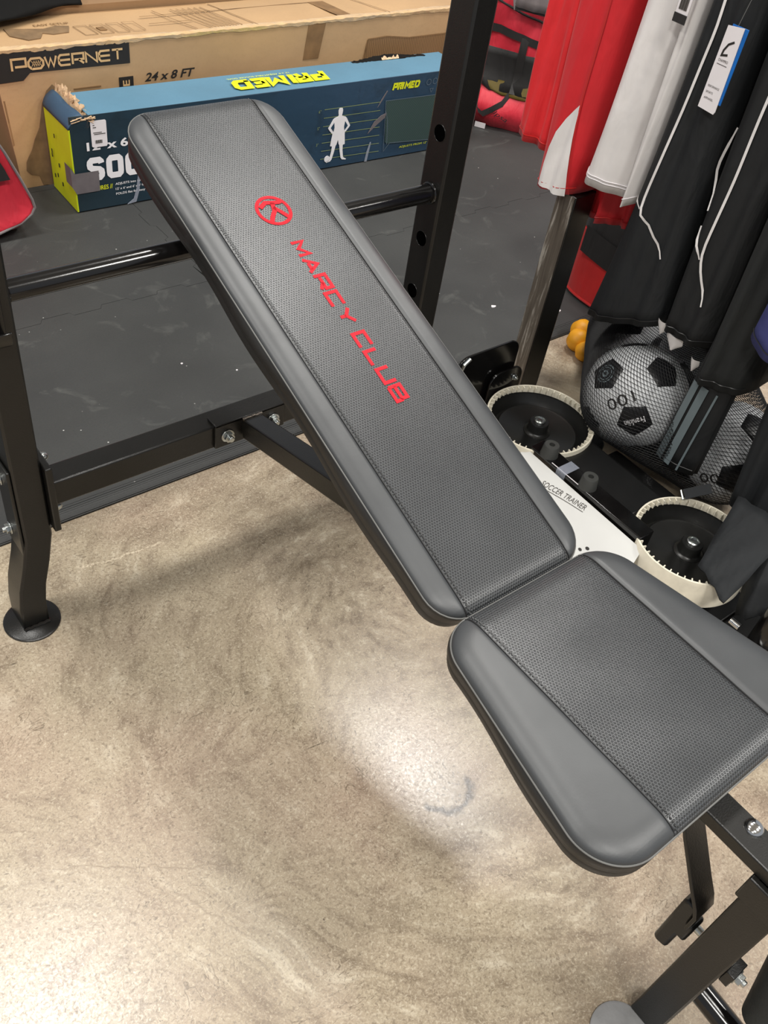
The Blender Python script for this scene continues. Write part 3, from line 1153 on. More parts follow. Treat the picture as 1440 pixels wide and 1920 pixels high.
# red lettering on the backrest: it reads down the pad
lfr_local = Matrix(((0, 1, 0, 0), (-1, 0, 0, 0), (0, 0, 1, 0), (0, 0, 0, 1)))   # local x -> -v, local y -> +u


def lettering(word, v_start, v_end, gap):
    n = len(word)
    L = v_start - v_end
    cw = (L - gap * (n - 1)) / n
    fr = bfr @ Matrix(((0, 1, 0, -0.0035), (-1, 0, 0, v_start), (0, 0, 1, 0.0), (0, 0, 0, 1)))
    glyphs(word, 'red_print', fr, cw, 0.0185, gap, 0.0052, back, 'lettering')


lettering('MARCY', 0.5470, 0.4010, 0.0080)
lettering('CLUB', 0.3820, 0.2675, 0.0082)
efr = bfr @ Matrix(((0, 1, 0, 0.004), (-1, 0, 0, 0.608), (0, 0, 1, 0.0006), (0, 0, 0, 1)))
E2 = lambda u, v: (0.608 - v, u - 0.004)
mb = MB()
ci = [2 * PI * i / 48 for i in range(49)]
mb.grid([[efr @ Vector((0.0220 * math.cos(a), 0.0220 * math.sin(a), 0)) for a in ci], [efr @ Vector((0.0272 * math.cos(a), 0.0272 * math.sin(a), 0)) for a in ci]])
for L, R in stroke_polys([[E2(-0.0138, 0.6163), E2(-0.0019, 0.6236), E2(0.0075, 0.6215), E2(0.0185, 0.6200), E2(0.0262, 0.6219)], [E2(0.0088, 0.6215), E2(0.0045, 0.6065), E2(-0.0030, 0.5985), E2(-0.0105, 0.5880)],
                          [E2(0.0060, 0.6130), E2(0.0125, 0.6040), E2(0.0205, 0.5905)]], 0.0066):
    mb.grid([[efr @ Vector((q.x, q.y, 0.0004)) for q in R], [efr @ Vector((q.x, q.y, 0.0004)) for q in L]])
mb.build('emblem', 'red_print', back, smooth=False, fix=False)
# steel rails under the backrest
for sg in (-1, 1):
    m_ = bfr @ Matrix.Translation((sg * 0.055, 0, 0))
    MB().box(-0.012, 0.012, 0.05, 0.72, -0.066, -0.0455, m_).build('back_rail', 'steel', bench, bevel=0.002)
# ------------------------------------------------------------------ cardboard boxes
def wobble(p, a, f=6.0, ph=0.0):
    return a * (math.sin(p[0] * f + ph) + math.sin(p[1] * f * 1.3 + p[2] * f * 0.9 + ph * 1.7)) * 0.5


def board_panel(fr, w, h, t, name, mat, parent, nx=14, ny=5, amp=0.0, rag=None, ph=0.0):
    """a cardboard wall: local x 0..w, y 0..h, thickness t going inwards (-z)"""
    mb = MB()
    F, B = [], []
    for j in range(ny + 1):
        rf, rb = [], []
        for i in range(nx + 1):
            x, y = w * i / nx, h * j / ny
            z = amp * math.sin(PI * i / nx) * math.sin(PI * j / ny) * (math.sin(x * 9 + ph) + math.sin(y * 21 + x * 4 + ph))
            if rag and j == ny:
                y += rag(x)
            rf.append(fr @ Vector((x, y, z)))
            rb.append(fr @ Vector((x, y, z - t)))
        F.append(rf)
        B.append(rb)
    mb.grid(F)
    mb.grid([r[::-1] for r in B])
    rim = [F[0], B[0]], [F[-1], B[-1]], [[r[0] for r in F], [r[0] for r in B]], [[r[-1] for r in F], [r[-1] for r in B]]
    for a, b in rim:
        mb.grid([a, b])
    return mb.build(name, mat, parent, angle=50)


# the large kraft carton
kb = empty('kraft_carton', (1.9, 2.62, 0.0), 'long brown kraft carton with black lettering band standing behind the blue box', 'carton')
KX0, KX1, KY0, KY1, KH = 0.812, 2.485, 2.512, 2.735, 0.381
kfront = board_panel(frame((KX0 + 0.03, KY0, 0.0085), (1, 0, 0), (-0.09, 0, 1)), KX1 - KX0 - 0.03, KH - 0.0075, 0.005, 'front_panel', 'kraft', kb, 20, 6, 0.0015)
ktop = board_panel(frame((KX0, KY0 + 0.001, KH + 0.001), (1, 0, 0), (0, 1, 0)), KX1 - KX0, KY1 - KY0, 0.004, 'top_panel', 'kraft', kb, 20, 4, 0.003)
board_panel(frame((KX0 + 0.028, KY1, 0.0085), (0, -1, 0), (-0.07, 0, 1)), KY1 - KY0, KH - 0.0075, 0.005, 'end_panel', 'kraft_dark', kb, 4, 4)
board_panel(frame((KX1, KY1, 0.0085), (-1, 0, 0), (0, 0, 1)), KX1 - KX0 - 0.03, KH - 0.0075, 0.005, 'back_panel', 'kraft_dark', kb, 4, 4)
kf = frame((0, KY0 - 0.0012, 0), (1, 0, 0), (0, 0, 1))
decal([(0.80, 0.376), (1.192, 0.376), (1.192, 0.319), (0.905, 0.322), (0.884, 0.304), (0.815, 0.302)], 'ink_black', kf, kfront, 'printed_band')
glyphs('P', 'tan_ink', kf @ Matrix.Translation((0.858, 0.333, 0.0009)), 0.038, 0.026, 0, 0.0058, kfront)
glyphs('O', 'tan_ink', kf @ Matrix.Translation((0.903, 0.331, 0.0009)), 0.040, 0.026, 0, 0.0058, kfront)
ribbon_lines([[(0.911 + 0.006 * i, 0.337), (0.920 + 0.006 * i, 0.351)] for i in range(4)] + [[(0.920 + 0.006 * i, 0.337), (0.911 + 0.006 * i, 0.351)] for i in range(4)], 0.0016, kf, 'tan_ink', kfront, 'printed_net_mark', 0.0017)
glyphs('WERNET', 'tan_ink', kf @ Matrix.Translation((0.948, 0.3325, 0.0009)), 0.0315, 0.026, 0.0068, 0.0056, kfront)
text('24 x 8 FT', 'ink_black', kf @ Matrix.Translation((1.234, 0.263, 0.0005)), width=0.163, height=0.024, parent=kfront, bold=0.022, shear=0.28)
decal([(1.155, 0.283), (1.199, 0.283), (1.199, 0.225), (1.155, 0.225)], 'ink_black', kf, kfront, 'printed_block')
text('LE', 'tan_ink', kf @ Matrix(((0, -1, 0, 1.187), (1, 0, 0, 0.240), (0, 0, 1, 0.0012), (0, 0, 0, 1))), width=0.034, height=0.021, parent=kfront, bold=0.02)
decal([(1.02, 0.268), (1.10, 0.268), (1.10, 0.264), (1.02, 0.264)], 'brown_ink', kf, kfront, 'printed_rule')
decal([(2.028, 0.24), (2.040, 0.309), (2.12, 0.312), (2.22, 0.300), (2.62, 0.302), (2.62, 0.18), (2.028, 0.18)], 'net_brown', kf, kfront, 'printed_goal')
ribbon_lines([[(2.030, 0.19), (2.042, 0.311), (2.12, 0.314), (2.22, 0.302), (2.62, 0.304)]], 0.003, kf, 'brown_ink', kfront, 'printed_goal_frame', 0.0016)
decal([(1.80, 0.375), (1.865, 0.375), (1.845, 0.27), (1.785, 0.27)], 'brown_ink', kf, kfront, 'parcel_tape', 0.0007)
# the dark printed player low on the carton, behind the blue box
decal([(0.861, 0.084), (0.858, 0.060), (0.870, 0.046), (0.892, 0.040), (0.900, 0.012), (0.93, 0.006), (1.00, 0.01), (1.00, 0.22), (0.975, 0.272), (0.960, 0.286), (0.943, 0.272), (0.926, 0.240), (0.918, 0.205), (0.910, 0.175), (0.893, 0.145), (0.882, 0.118), (0.870, 0.100)],
      'blob_ink', kf, kfront, 'printed_player')
# clear tape crumpled over the long top edge
mb = MB()
rows = [[], [], [], []]
rr = random.Random(3)
for i in range(121):
    x = KX0 + (KX1 - KX0) * i / 120
    j = lambda s: rr.uniform(-s, s)
    rows[0].append((x, KY0 - 0.0022 + j(0.0006), KH - 0.007 + 0.002 * math.sin(x * 31) + j(0.0016)))
    rows[1].append((x, KY0 - 0.0030 + j(0.0012), KH + 0.0015 + j(0.0015)))
    rows[2].append((x, KY0 + 0.006 + j(0.003), KH + 0.0040 + j(0.0016)))
    rows[3].append((x, KY0 + 0.018 + 0.004 * math.sin(x * 17) + j(0.002), KH + 0.0034 + j(0.0006)))
mb.grid(rows).build('clear_wrap', 'wrap', kb, angle=25)
tf = frame((0, 0, KH + 0.0022), (1, 0, 0), (0, 1, 0))
tkw = dict(fr=tf, parent=ktop)
ribbon_lines([[(1.42, 2.53), (1.36, 2.70)], [(1.30, 2.60), (1.44, 2.60)], [(1.62, 2.52), (1.56, 2.72)], [(1.30, 2.66), (1.9, 2.665)]] +
             [[(1.45 + 0.02 * i, 2.53), (1.40 + 0.02 * i, 2.70)] for i in range(1, 7)] + [[(2.13, 2.52), (2.05, 2.72)]], 0.0035, tf, 'brown_ink', ktop, 'printed_lines', 0.002)
decal([(1.93, 2.53), (1.98, 2.53), (1.96, 2.67), (1.90, 2.67)], 'brown_ink', tf, ktop, 'parcel_tape')
text('EASY SETUP', 'brown_ink', tf @ Matrix.Translation((0.985, 2.655, 0.0006)), width=0.10, height=0.014, parent=ktop, bold=0.01)
decal([(0.895, 2.60), (0.93, 2.56), (0.965, 2.565), (0.985, 2.60), (1.01, 2.585), (1.055, 2.59), (1.075, 2.635), (1.04, 2.645), (1.0, 2.63), (0.95, 2.64), (0.90, 2.655)], 'blob_ink', tf, ktop, 'printed_shoes', 0.0025)
for q in range(4):
    x = 1.09 + 0.048 * q
    ribbon_lines([[(x, 2.56), (x + 0.036, 2.56), (x + 0.030, 2.63), (x - 0.006, 2.63), (x, 2.56)]], 0.0022, tf, 'brown_ink', ktop, 'printed_diagram', 0.002)
decal([(1.145, 2.585), (1.165, 2.585), (1.162, 2.610), (1.142, 2.610)], 'brown_ink', tf, ktop, 'printed_swatch', 0.0018)
text('R', 'ink_black', tf @ Matrix.Translation((0.822, 2.535, 0.0006)), width=0.02, height=0.03, parent=ktop, bold=0.02)

# second carton behind it and a black sheet put over its dark area
k2 = empty('kraft_carton', (1.9, 2.95, 0.0), 'second brown carton behind the lettered kraft carton, mostly in shadow', 'carton')
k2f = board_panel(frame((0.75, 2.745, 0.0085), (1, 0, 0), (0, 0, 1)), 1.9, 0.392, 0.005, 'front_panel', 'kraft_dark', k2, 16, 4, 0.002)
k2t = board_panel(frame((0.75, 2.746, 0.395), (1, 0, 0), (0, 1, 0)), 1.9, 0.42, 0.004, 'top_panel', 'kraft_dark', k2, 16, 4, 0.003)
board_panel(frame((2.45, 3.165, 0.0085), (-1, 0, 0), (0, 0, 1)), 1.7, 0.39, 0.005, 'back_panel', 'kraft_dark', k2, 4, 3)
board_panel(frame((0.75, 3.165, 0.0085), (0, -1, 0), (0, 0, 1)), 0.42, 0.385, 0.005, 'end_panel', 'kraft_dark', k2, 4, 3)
t2 = frame((0, 0, 0.3975), (1, 0, 0), (0, 1, 0))
ribbon_lines([[(1.29, 2.86), (1.42, 2.75)], [(1.50, 2.86), (1.70, 2.75)]], 0.012, t2, 'blob_ink', k2t, 'printed_lines', 0.001)
mb = MB()
rr = random.Random(5)
rows = []
for i in range(31):
    x = 0.75 + 0.41 * i / 30
    pull = 0.11 * max(0.0, (1.12 - x) / 0.27)
    e = 0.005 * math.sin(x * 40) + 0.003 * math.sin(x * 91)
    rows.append([(x + (0.06 * max(0, y) / 0.26) * (x - 0.75) / 0.41, 2.742 + e * (1 if q == 1 else 0.3) + y - (pull if q < 2 else pull * 0.4 if q == 2 else 0), 0.402 + zz + 0.003 * math.sin(x * 30 + q * 2)) for q, (y, zz) in
                 enumerate(((-0.012, 0.006), (-0.004, 0.016), (0.05, 0.032), (0.15, 0.030), (0.26, 0.034), (0.38, 0.024)))])
bs = mb.grid(rows).build('folded_sheet', 'dark_bag', None, angle=60)
so = bs.modifiers.new('solid', 'SOLIDIFY')
so.thickness = 0.006
tag(bs, 'black crumpled sheet covering the dark area of the rear carton', 'sheet')

# the navy goal box
gb = empty('goal_box', (1.6, 2.39, 0.0), 'navy blue printed goal box with lime end and torn corner on the mat', 'carton')
ang = math.atan2(-0.036, 1.24)
gx = Vector((math.cos(ang), math.sin(ang), 0))
gy = Vector((-math.sin(ang), math.cos(ang), 0))
G0 = Vector((0.920, 2.322, 0.0))
GL, GD, GH = 1.372, 0.150, 0.274
ffr = frame(G0 + Vector((0, 0, 0.012)), gx, (0.004, 0, 1))
gfront = board_panel(ffr, GL, GH - 0.012, 0.004, 'front_panel', 'box_front', gb, 26, 7, 0.0018)
tfr = frame(G0 + Vector((0.055, 0, GH)) + gy * 0.0005, gx, gy)
gtop = board_panel(tfr, GL - 0.055, GD, 0.004, 'top_panel', 'box_top', gb, 24, 5, 0.003)
efr_ = frame(G0 + gy * GD * 1.12 + Vector((-0.001, 0, 0.012)), -gy, (-0.012, 0, 1))
gend = board_panel(efr_, GD * 1.12, GH - 0.045, 0.004, 'end_panel', 'lime', gb, 5, 8, 0.004, ph=1.0)
board_panel(frame(G0 + gx * GL + gy * GD + Vector((0, 0, 0.012)), -gx, (0, 0, 1)), GL - 0.05, GH - 0.02, 0.004, 'back_panel', 'box_end', gb, 10, 3)
board_panel(frame(G0 + gx * GL + Vector((0, 0, 0.012)), gy, (0, 0, 1)), GD, GH - 0.014, 0.004, 'end_panel', 'box_end', gb, 4, 3)
board_panel(frame(G0 + Vector((0.02, 0.002, 0.0155)), gx, gy), GL - 0.04, GD - 0.004, 0.004, 'bottom_panel', 'kraft_dark', gb, 4, 3)
for q in range(7):
    x = 0.03 + 0.09 * random.random()
    z = 0.03 + 0.17 * random.random()
    MB().box(x, x + 0.0035, z, z + 0.011, 0.0045, 0.006, efr_ @ Matrix.Rotation(0.0, 4, 'Z')).build('staple_dent', 'ink_black', gend, smooth=False)
# bent end flap and torn kraft edge
flap = MB()
rows = []
for j in range(6):
    t = j / 5
    row = []
    for i in range(9):
        s = i / 8
        base = efr_ @ Vector((GD * 1.12 * s, GH - 0.045, 0.0))
        row.append(base + gx * (0.002 + 0.030 * t * t + 0.012 * s * t) + Vector((0, 0, 0.040 * t - 0.012 * t * t + 0.010 * (1 - s) * t)) + Vector((0.0, 0.0, 0.003 * math.sin(s * 9) * t)))
    rows.append(row)
flap.grid(rows)
fo = flap.build('torn_flap', 'box_end', gb, angle=80)
sm = fo.modifiers.new('solid', 'SOLIDIFY')
sm.thickness = 0.004
rr = random.Random(11)
mb = MB()
for layer in range(4):
    up_, lo_ = [], []
    for i in range(29):
        s = i / 28
        b = efr_ @ Vector((GD * 1.12 * s, GH - 0.045, 0.0)) + gx * (0.034 + 0.012 * s) + Vector((0, 0, 0.028 + 0.010 * (1 - s)))
        lo_.append(b + Vector((0.001 * layer, 0, -0.010 - 0.020 * s + rr.uniform(-0.004, 0.004))) + gx * (0.002 * layer + rr.uniform(-0.002, 0.002)))
        hgt = 0.006 + 0.016 * rr.random() * (1 - 0.4 * s)
        if i == 12 and layer == 1:
            hgt = 0.040
        up_.append(b + Vector((rr.uniform(-0.005, 0.005), rr.uniform(-0.004, 0.004), hgt - 0.012 * s)) + gx * (0.006 * layer + rr.uniform(0, 0.012)))
    mb.grid([lo_, up_])
mb.build('torn_edge', 'kraft_torn', gb, smooth=False)
mb = MB()
for q in range(16):
    b = G0 + gx * (0.0 + 0.06 * rr.random()) + Vector((0, -0.003, GH - 0.010 + rr.uniform(-0.006, 0.006)))
    a = rr.uniform(-0.5, 0.5)
    mb.bar([b, b + Vector((0.014 * math.cos(a), -0.002, 0.014 * math.sin(a)))], 0.004, 0.001)
mb.build('torn_fibres', 'kraft_torn', gb, smooth=False)
# torn back edge of the lid
mb = MB()
rr = random.Random(4)
lo_, up_ = [], []
for i in range(41):
    x = 1.00 + 0.30 * i / 40
    b = G0 + gx * x + gy * (GD - 0.004) + Vector((0, 0, GH))
    hh = 0.012 * math.exp(-((x - 1.14) / 0.08) ** 2) + 0.002 * rr.random()
    lo_.append(b + Vector((0, -0.010 - 0.006 * rr.random(), 0.001)))
    up_.append(b + Vector((0, 0.006 * rr.random(), hh)))
mb.grid([lo_, up_]).build('torn_lid_edge', 'dark_bag', gb, smooth=False)
mb = MB()
lo_, up_ = [], []
for i in range(15):
    x = 1.115 + 0.07 * i / 14
    b = G0 + gx * x + gy * (GD - 0.008) + Vector((0, 0, GH))
    lo_.append(b + Vector((0, -0.010, 0.002)))
    up_.append(b + Vector((0, -0.004, 0.004 + 0.010 * rr.random())))
mb.grid([lo_, up_]).build('torn_edge', 'kraft_torn', gb, smooth=False)

# print on the navy front: local coordinates x along the front, y up from the floor
pf = frame(G0 - gy * 0.0032, gx, (0.004, 0, 1))
text("12' x 6' ADJUSTABLE", 'white_ink', pf @ Matrix.Translation((0.040, 0.174, 0)), width=0.40, height=0.031, parent=gfront, bold=0.03)
glyphs('SoccER', 'white_ink', pf @ Matrix.Translation((0.0435, 0.1045, 0.0002)), 0.0335, 0.0490, 0.0220, 0.0168, gfront)
text('GOAL', 'white_ink', pf @ Matrix.Translation((0.40, 0.096, 0.0002)), width=0.22, height=0.066, parent=gfront, bold=0.05)
text('FEATURES //', 'yellow_ink', pf @ Matrix.Translation((0.029, 0.067, 0)), width=0.076, height=0.013, parent=gfront, bold=0.015)
for i, ln in enumerate(('ADJUSTS into two sizes', "12' x 6' and 6' x 4' for versatile play", 'FOLDS flat for easy storage')):
    text(ln, 'white_ink', pf @ Matrix.Translation((0.113, 0.072 - 0.0145 * i, 0)), height=0.0085, width=(0.105, 0.15, 0.125)[i], parent=gfront, bold=0.012)
lb = decal([(0.055, 0.192), (0.059, 0.189), (0.096, 0.189), (0.099, 0.193), (0.099, 0.257), (0.096, 0.260), (0.059, 0.260), (0.055, 0.257)], 'label', pf @ Matrix.Translation((0, 0, 0.0008)), gfront, 'price_label', 0.0006)
lbm = pf @ Matrix.Translation((0, 0, 0.0016))
MBs = [(0.061, 0.066, 0.247, 0.249), (0.061, 0.070, 0.241, 0.243), (0.061, 0.085, 0.227, 0.229), (0.063, 0.095, 0.223, 0.225)]
mb = MB()
for a, b, c, d in MBs:
    mb.box(a, b, c, d, 0, 0.0003, lbm)
for i in range(11):
    mb.box(0.065 + i * 0.0018, 0.066 + i * 0.0018 + 0.0004 * (i % 3), 0.199, 0.208, 0, 0.0003, lbm)
mb.build('barcode', 'ink', lb, smooth=False)
mb = MB()
tp = [[pf @ Vector((x, z + 0.006 * s, 0.0016)) for x in (0.0, 0.022, 0.045, 0.067)] for s, z in ((0, 0.066), (0, 0.085), (0, 0.105), (0, 0.124))]
mb.grid(tp)
lft = [[efr_ @ Vector((x, z, 0.0075)) for x in (0.130, 0.150, 0.1695)] for z in (0.074, 0.095, 0.115, 0.130)]
mb.grid(lft)
for a, b in zip(lft, tp):
    pass
mb.grid([[r[-1] for r in lft], [r[0] for r in tp]])
mb.build('tape_patch', 'tape_grey', gb, smooth=False)
def chunky(fr, s, parent):
    for ch_, x, cw in (('p', 0.0, 0.036), ('r', 0.058, 0.036), ('I', 0.104, 0.018), ('m', 0.142, 0.050), ('e', 0.212, 0.036), ('D', 0.266, 0.042)):
        glyphs(ch_, 'yellow_ink', fr @ Matrix.Scale(s, 4) @ Matrix.Translation((x, 0, 0)), cw, 0.050, 0, 0.0185, parent, shear=0.2, lift=0.0006 / s)


chunky(pf @ Matrix.Translation((1.0665, 0.2370, 0)), 0.335, gfront)
ribbon_lines([[(0.806, 0.203 - 0.0262 * i), (1.022 + 0.003 * i, 0.203 - 0.0272 * i)] for i in range(7)], 0.0018, pf, 'line_ink', gfront, 'printed_scale')
for i, c in enumerate(('6"', '5"', '3"')):
    text(c, 'line_ink', pf @ Matrix.Translation((0.785, 0.194 - 0.052 * i, 0)), height=0.009, width=0.009, parent=gfront)
body_l = [(0, 1.0), (-0.030, 0.992), (-0.040, 0.95), (-0.036, 0.90), (-0.030, 0.875), (-0.034, 0.85), (-0.10, 0.825), (-0.125, 0.80), (-0.175, 0.70), (-0.20, 0.655), (-0.19, 0.63), (-0.13, 0.55), (-0.115, 0.545), (-0.115, 0.50), (-0.125, 0.42), (-0.135, 0.31), (-0.10, 0.30), (-0.105, 0.20), (-0.125, 0.08), (-0.135, 0.05), (-0.19, 0.015), (-0.18, 0.0), (-0.11, 0.015), (-0.085, 0.05), (-0.055, 0.18), (-0.035, 0.30), (-0.018, 0.33), (-0.004, 0.40)]
body_r = [(-x, y) for x, y in reversed(body_l[1:])]
sil = [(0.868 + x * 0.21, 0.031 + y * 0.171) for x, y in body_l + body_r]
sp = decal(sil, 'white_ink', pf, gfront, 'printed_figure', 0.0012)
for s in (-1, 1):
    decal([(0.868 + s * q[0] * 0.21, 0.031 + q[1] * 0.171) for q in ((0.10, 0.745), (0.155, 0.655), (0.10, 0.575), (0.088, 0.65))], 'box_front', pf, gfront, 'printed_gap', 0.0016)
decal([(0.832 + 0.0105 * math.cos(a), 0.043 + 0.0105 * math.sin(a)) for a in [2 * PI * i / 20 for i in range(20)]], 'white_ink', pf, gfront, 'printed_ball', 0.0012)
decal([(1.045, 0.204), (1.36, 0.200), (1.36, 0.042), (1.075, 0.060), (1.062, 0.066)], 'net_print', pf, gfront, 'printed_goal')
ribbon_lines([[(1.36, 0.201), (1.043, 0.204), (1.060, 0.036), (1.082, 0.062), (1.36, 0.044)], [(1.046, 0.176), (1.060, 0.14), (1.066, 0.10), (1.070, 0.058)]], 0.0022, pf, 'faint_ink', gfront, 'printed_goal_frame', 0.0012)
text("ADJUSTS FROM 12' x 6' TO 6' x 4'", 'yellow_ink', pf @ Matrix.Translation((1.126, 0.036, 0)), width=0.21, height=0.009, parent=gfront, shear=0.2)
ribbon_lines([[(1.213 + 0.009 * math.cos(a), 0.246 + 0.009 * math.sin(a)) for a in [2 * PI * i / 16 for i in range(17)]],
              [(1.239 + 0.009 * math.cos(a), 0.247 + 0.009 * math.sin(a)) for a in [2 * PI * i / 16 for i in range(17)]],
              [(1.222, 0.224), (1.236, 0.224), (1.229, 0.212), (1.222, 0.224)]], 0.0018, pf, 'faint_ink', gfront, 'printed_icons')
# torn scars of the printed skin
for poly in ([(0.985, 0.105), (1.02, 0.132), (1.048, 0.150), (1.052, 0.165), (1.030, 0.158), (1.005, 0.140)], [(1.012, 0.186), (1.03, 0.21), (1.046, 0.235), (1.043, 0.236), (1.024, 0.210)]):
    decal(poly, 'tape_grey', pf, gfront, 'torn_scar', 0.0014)
decal([(0.145, 0.012), (0.165, 0.025), (0.175, 0.055), (0.183, 0.10), (0.188, 0.10), (0.184, 0.05), (0.172, 0.015)], 'clear_tape', pf, gfront, 'clear_tape', 0.0018)
decal([(0.985, 0.012), (0.99, 0.045), (0.999, 0.075), (1.003, 0.075), (0.998, 0.04), (0.994, 0.012)], 'clear_tape', pf, gfront, 'clear_tape', 0.0018)
tpf = tfr @ Matrix.Translation((0, 0, 0.0025))
tpt = tpf @ Matrix(((-1, 0, 0, 0.793), (0, -1, 0, 0.092), (0, 0, 1, 0), (0, 0, 0, 1)))
chunky(tpt, 1.0, gtop)
text("12' x 6' ADJUSTABLE SOCCER GOAL", 'yellow_ink', tpf @ Matrix(((-1, 0, 0, 0.690), (0, -1, 0, 0.120), (0, 0, 1, 0), (0, 0, 0, 1))), width=0.215, height=0.011, parent=gtop, bold=0.005)

# ------------------------------------------------------------------ red duffel at the left
rb = empty('duffel_bag', (0.45, 2.36, 0.011), 'red duffel bag with black panel and grey piping, by the kraft carton', 'bag')
prof = [(0.05, 0.035), (0.66, 0.030), (0.735, 0.052), (0.766, 0.072), (0.776, 0.088), (0.772, 0.110), (0.748, 0.175), (0.722, 0.24), (0.70, 0.285), (0.66, 0.325), (0.05, 0.335)]


def dense(poly, n=6):
    out = []
    for i in range(len(poly)):
        a, b = Vector(poly[i]), Vector(poly[(i + 1) % len(poly)])
        for j in range(n):
            out.append(a.lerp(b, j / n))
    return out


dp = dense(prof)
cx_, cz_ = 0.42, 0.17
loops = []
for y, s, dz in ((2.262, 0.90, 0), (2.250, 0.97, 0), (2.252, 1.0, 0), (2.30, 1.012, -0.005), (2.38, 1.02, -0.012), (2.44, 1.01, -0.012), (2.478, 0.97, -0.004)):
    loops.append([(cx_ + (q.x - cx_) * s, y + 0.004 * math.sin(q.x * 21 + q.y * 30), max(0.0125, cz_ + (q.y - cz_) * s * (1.0) + dz - (0.03 if q.y < 0.06 and y > 2.27 else 0))) for q in dp])
body = MB().loft(loops).build('body', 'bag_red', rb, angle=75)
MB().tube([(q.x, 2.250, q.y) for q in dp], 0.0035, 8, True).build('piping', 'bag_grey', rb)
mb = MB()
mb.prism([(0.05, 0.30), (0.668, 0.30), (0.690, 0.255), (0.712, 0.205), (0.722, 0.176), (0.05, 0.168)], 0, 0.006, frame((0, 2.249, 0), (1, 0, 0), (0, 0, 1)))
mb.build('black_panel', 'bag_black', rb, smooth=False)
hl = [(0.30, 2.30, 0.335), (0.33, 2.29, 0.40), (0.45, 2.285, 0.43), (0.57, 2.29, 0.40), (0.60, 2.30, 0.335)]
MB().bar(hl, 0.03, 0.005, up=(0, 1, 0)).build('handle', 'bag_black', rb)

# ------------------------------------------------------------------ red bag at the back right
U = Vector((0.546, -0.838, 0))
NB = Vector((-0.838, -0.546, 0))
O = Vector((2.55, 2.40, 0.0085))
bg = empty('sports_bag', (2.72, 2.30, 0.0115), 'red sports bag with black webbing and mesh pocket behind the right upright', 'bag')
bf = frame(O, U, (0, 0, 1))


def bagz(u, z):
    e = 0.035 * math.sin(min(1, max(0, (z + 0.01) / 0.18)) * PI) * (1.0 if z < 0.17 else 0.5)
    e += 0.05 * math.exp(-((z - 0.05) / 0.06) ** 2) * 0.6 + 0.006 * math.sin(u * 28 + z * 19) + 0.004 * math.sin(u * 61 - z * 40)
    return e - 0.02


mb = MB()
rows = []
for j in range(25):
    z = 0.56 * j / 24
    r = []
    for i in range(25):
        u = -0.10 + 0.46 * i / 24
        edge = min(1, min(i, 24 - i) / 4)
        r.append(bf @ Vector((u, z, bagz(u, z) - 0.05 * (1 - edge) ** 2)))
    rows.append(r)
mb.grid(rows)
back_ = [[bf @ Vector((-0.10 + 0.46 * i / 24, 0.56 * j / 24, -0.26)) for i in range(25)] for j in range(25)]
mb.grid([r[::-1] for r in back_])
mb.grid([rows[0], back_[0]]); mb.grid([rows[-1], back_[-1]])
mb.grid([[r[0] for r in rows], [r[0] for r in back_]]); mb.grid([[r[-1] for r in rows], [r[-1] for r in back_]])
mb.build('body', 'bag_red', bg, angle=75)


def bpatch(polyrows, name, mat, lift=0.004):
    """rows of (z, u0, u1) laid on the bag front"""
    R = []
    for z, a, b in polyrows:
        R.append([bf @ Vector((a + (b - a) * i / 8, z, bagz(a + (b - a) * i / 8, z) + lift)) for i in range(9)])
    o = MB().grid(R).build(name, mat, bg)
    s = o.modifiers.new('solid', 'SOLIDIFY')
    s.thickness = 0.003
    s.offset = -1
    return o


bpatch([(0.128, 0.00, 0.30), (0.16, -0.08, 0.30), (0.20, -0.09, 0.30), (0.24, -0.09, 0.30), (0.262, -0.09, 0.30)], 'mesh_pocket', 'bag_mesh')
bpatch([(0.118, 0.05, 0.13), (0.130, 0.0, 0.20), (0.150, -0.05, 0.26), (0.160, -0.06, 0.28)], 'pocket_lining', 'olive', 0.003)
R = []
for i in range(15):
    u = -0.13 + 0.42 * i / 14
    R.append((u, 0.325 - 0.16 * max(0, u) - 0.02 * max(0, -u)))
mb = MB()
mb.grid([[bf @ Vector((u, z + w, bagz(u, z) + 0.008)) for u, z in R] for w in (-0.013, 0.013)])
mb.build('webbing', 'bag_black', bg)
mb = MB()
mb.grid([[bf @ Vector((0.088 + 0.0 * z + w, z, bagz(0.09, z) + 0.009)) for z in (0.13, 0.16, 0.20, 0.25, 0.29, 0.315)] for w in (-0.014, 0.014)])
mb.build('webbing', 'bag_black', bg)
lp = [(-0.06, 0.20), (-0.045, 0.12), (-0.02, 0.065), (0.0, 0.052), (0.03, 0.074), (0.062, 0.098), (0.076, 0.125)]
mb = MB()
mb.grid([[bf @ Vector((u + w * 0.5, z - w, bagz(u, z) + 0.010)) for u, z in lp] for w in (-0.009, 0.009)])
mb.build('strap_loop', 'bag_black', bg)
MB().tube([bf @ Vector((u, 0.41 - 0.30 * (u + 0.02) + 0.4 * (u + 0.02) ** 2, bagz(u, 0.38) + 0.004)) for u in [-0.12 + 0.03 * i for i in range(12)]], 0.004, 8).build('zip_piping', 'bag_mesh', bg)
text('dlpsa', 'bag_black', bf @ Matrix(((0.94, 0.34, 0, 0.022), (-0.34, 0.94, 0, 0.066), (0, 0, 1, 0.062), (0, 0, 0, 1))), width=0.075, height=0.022, parent=bg, shear=0.25)
lbp = MB().box(-0.02, 0.02, 0.001, 0.020, 0.05, 0.051, bf).build('side_label', 'label', bg, smooth=False)
gp = MB()
rows = []
for j in range(6):
    rows.append([bf @ Vector((0.035 + 0.13 * i / 8 + 0.004 * math.sin(j * 2), 0.418 + 0.025 * j, 0.025 + 0.014 * math.sin(PI * i / 8) + 0.004 * math.sin(i * 2 + j))) for i in range(9)])
g_ = gp.grid(rows).build('grey_pouch', 'bag_grey', bg)
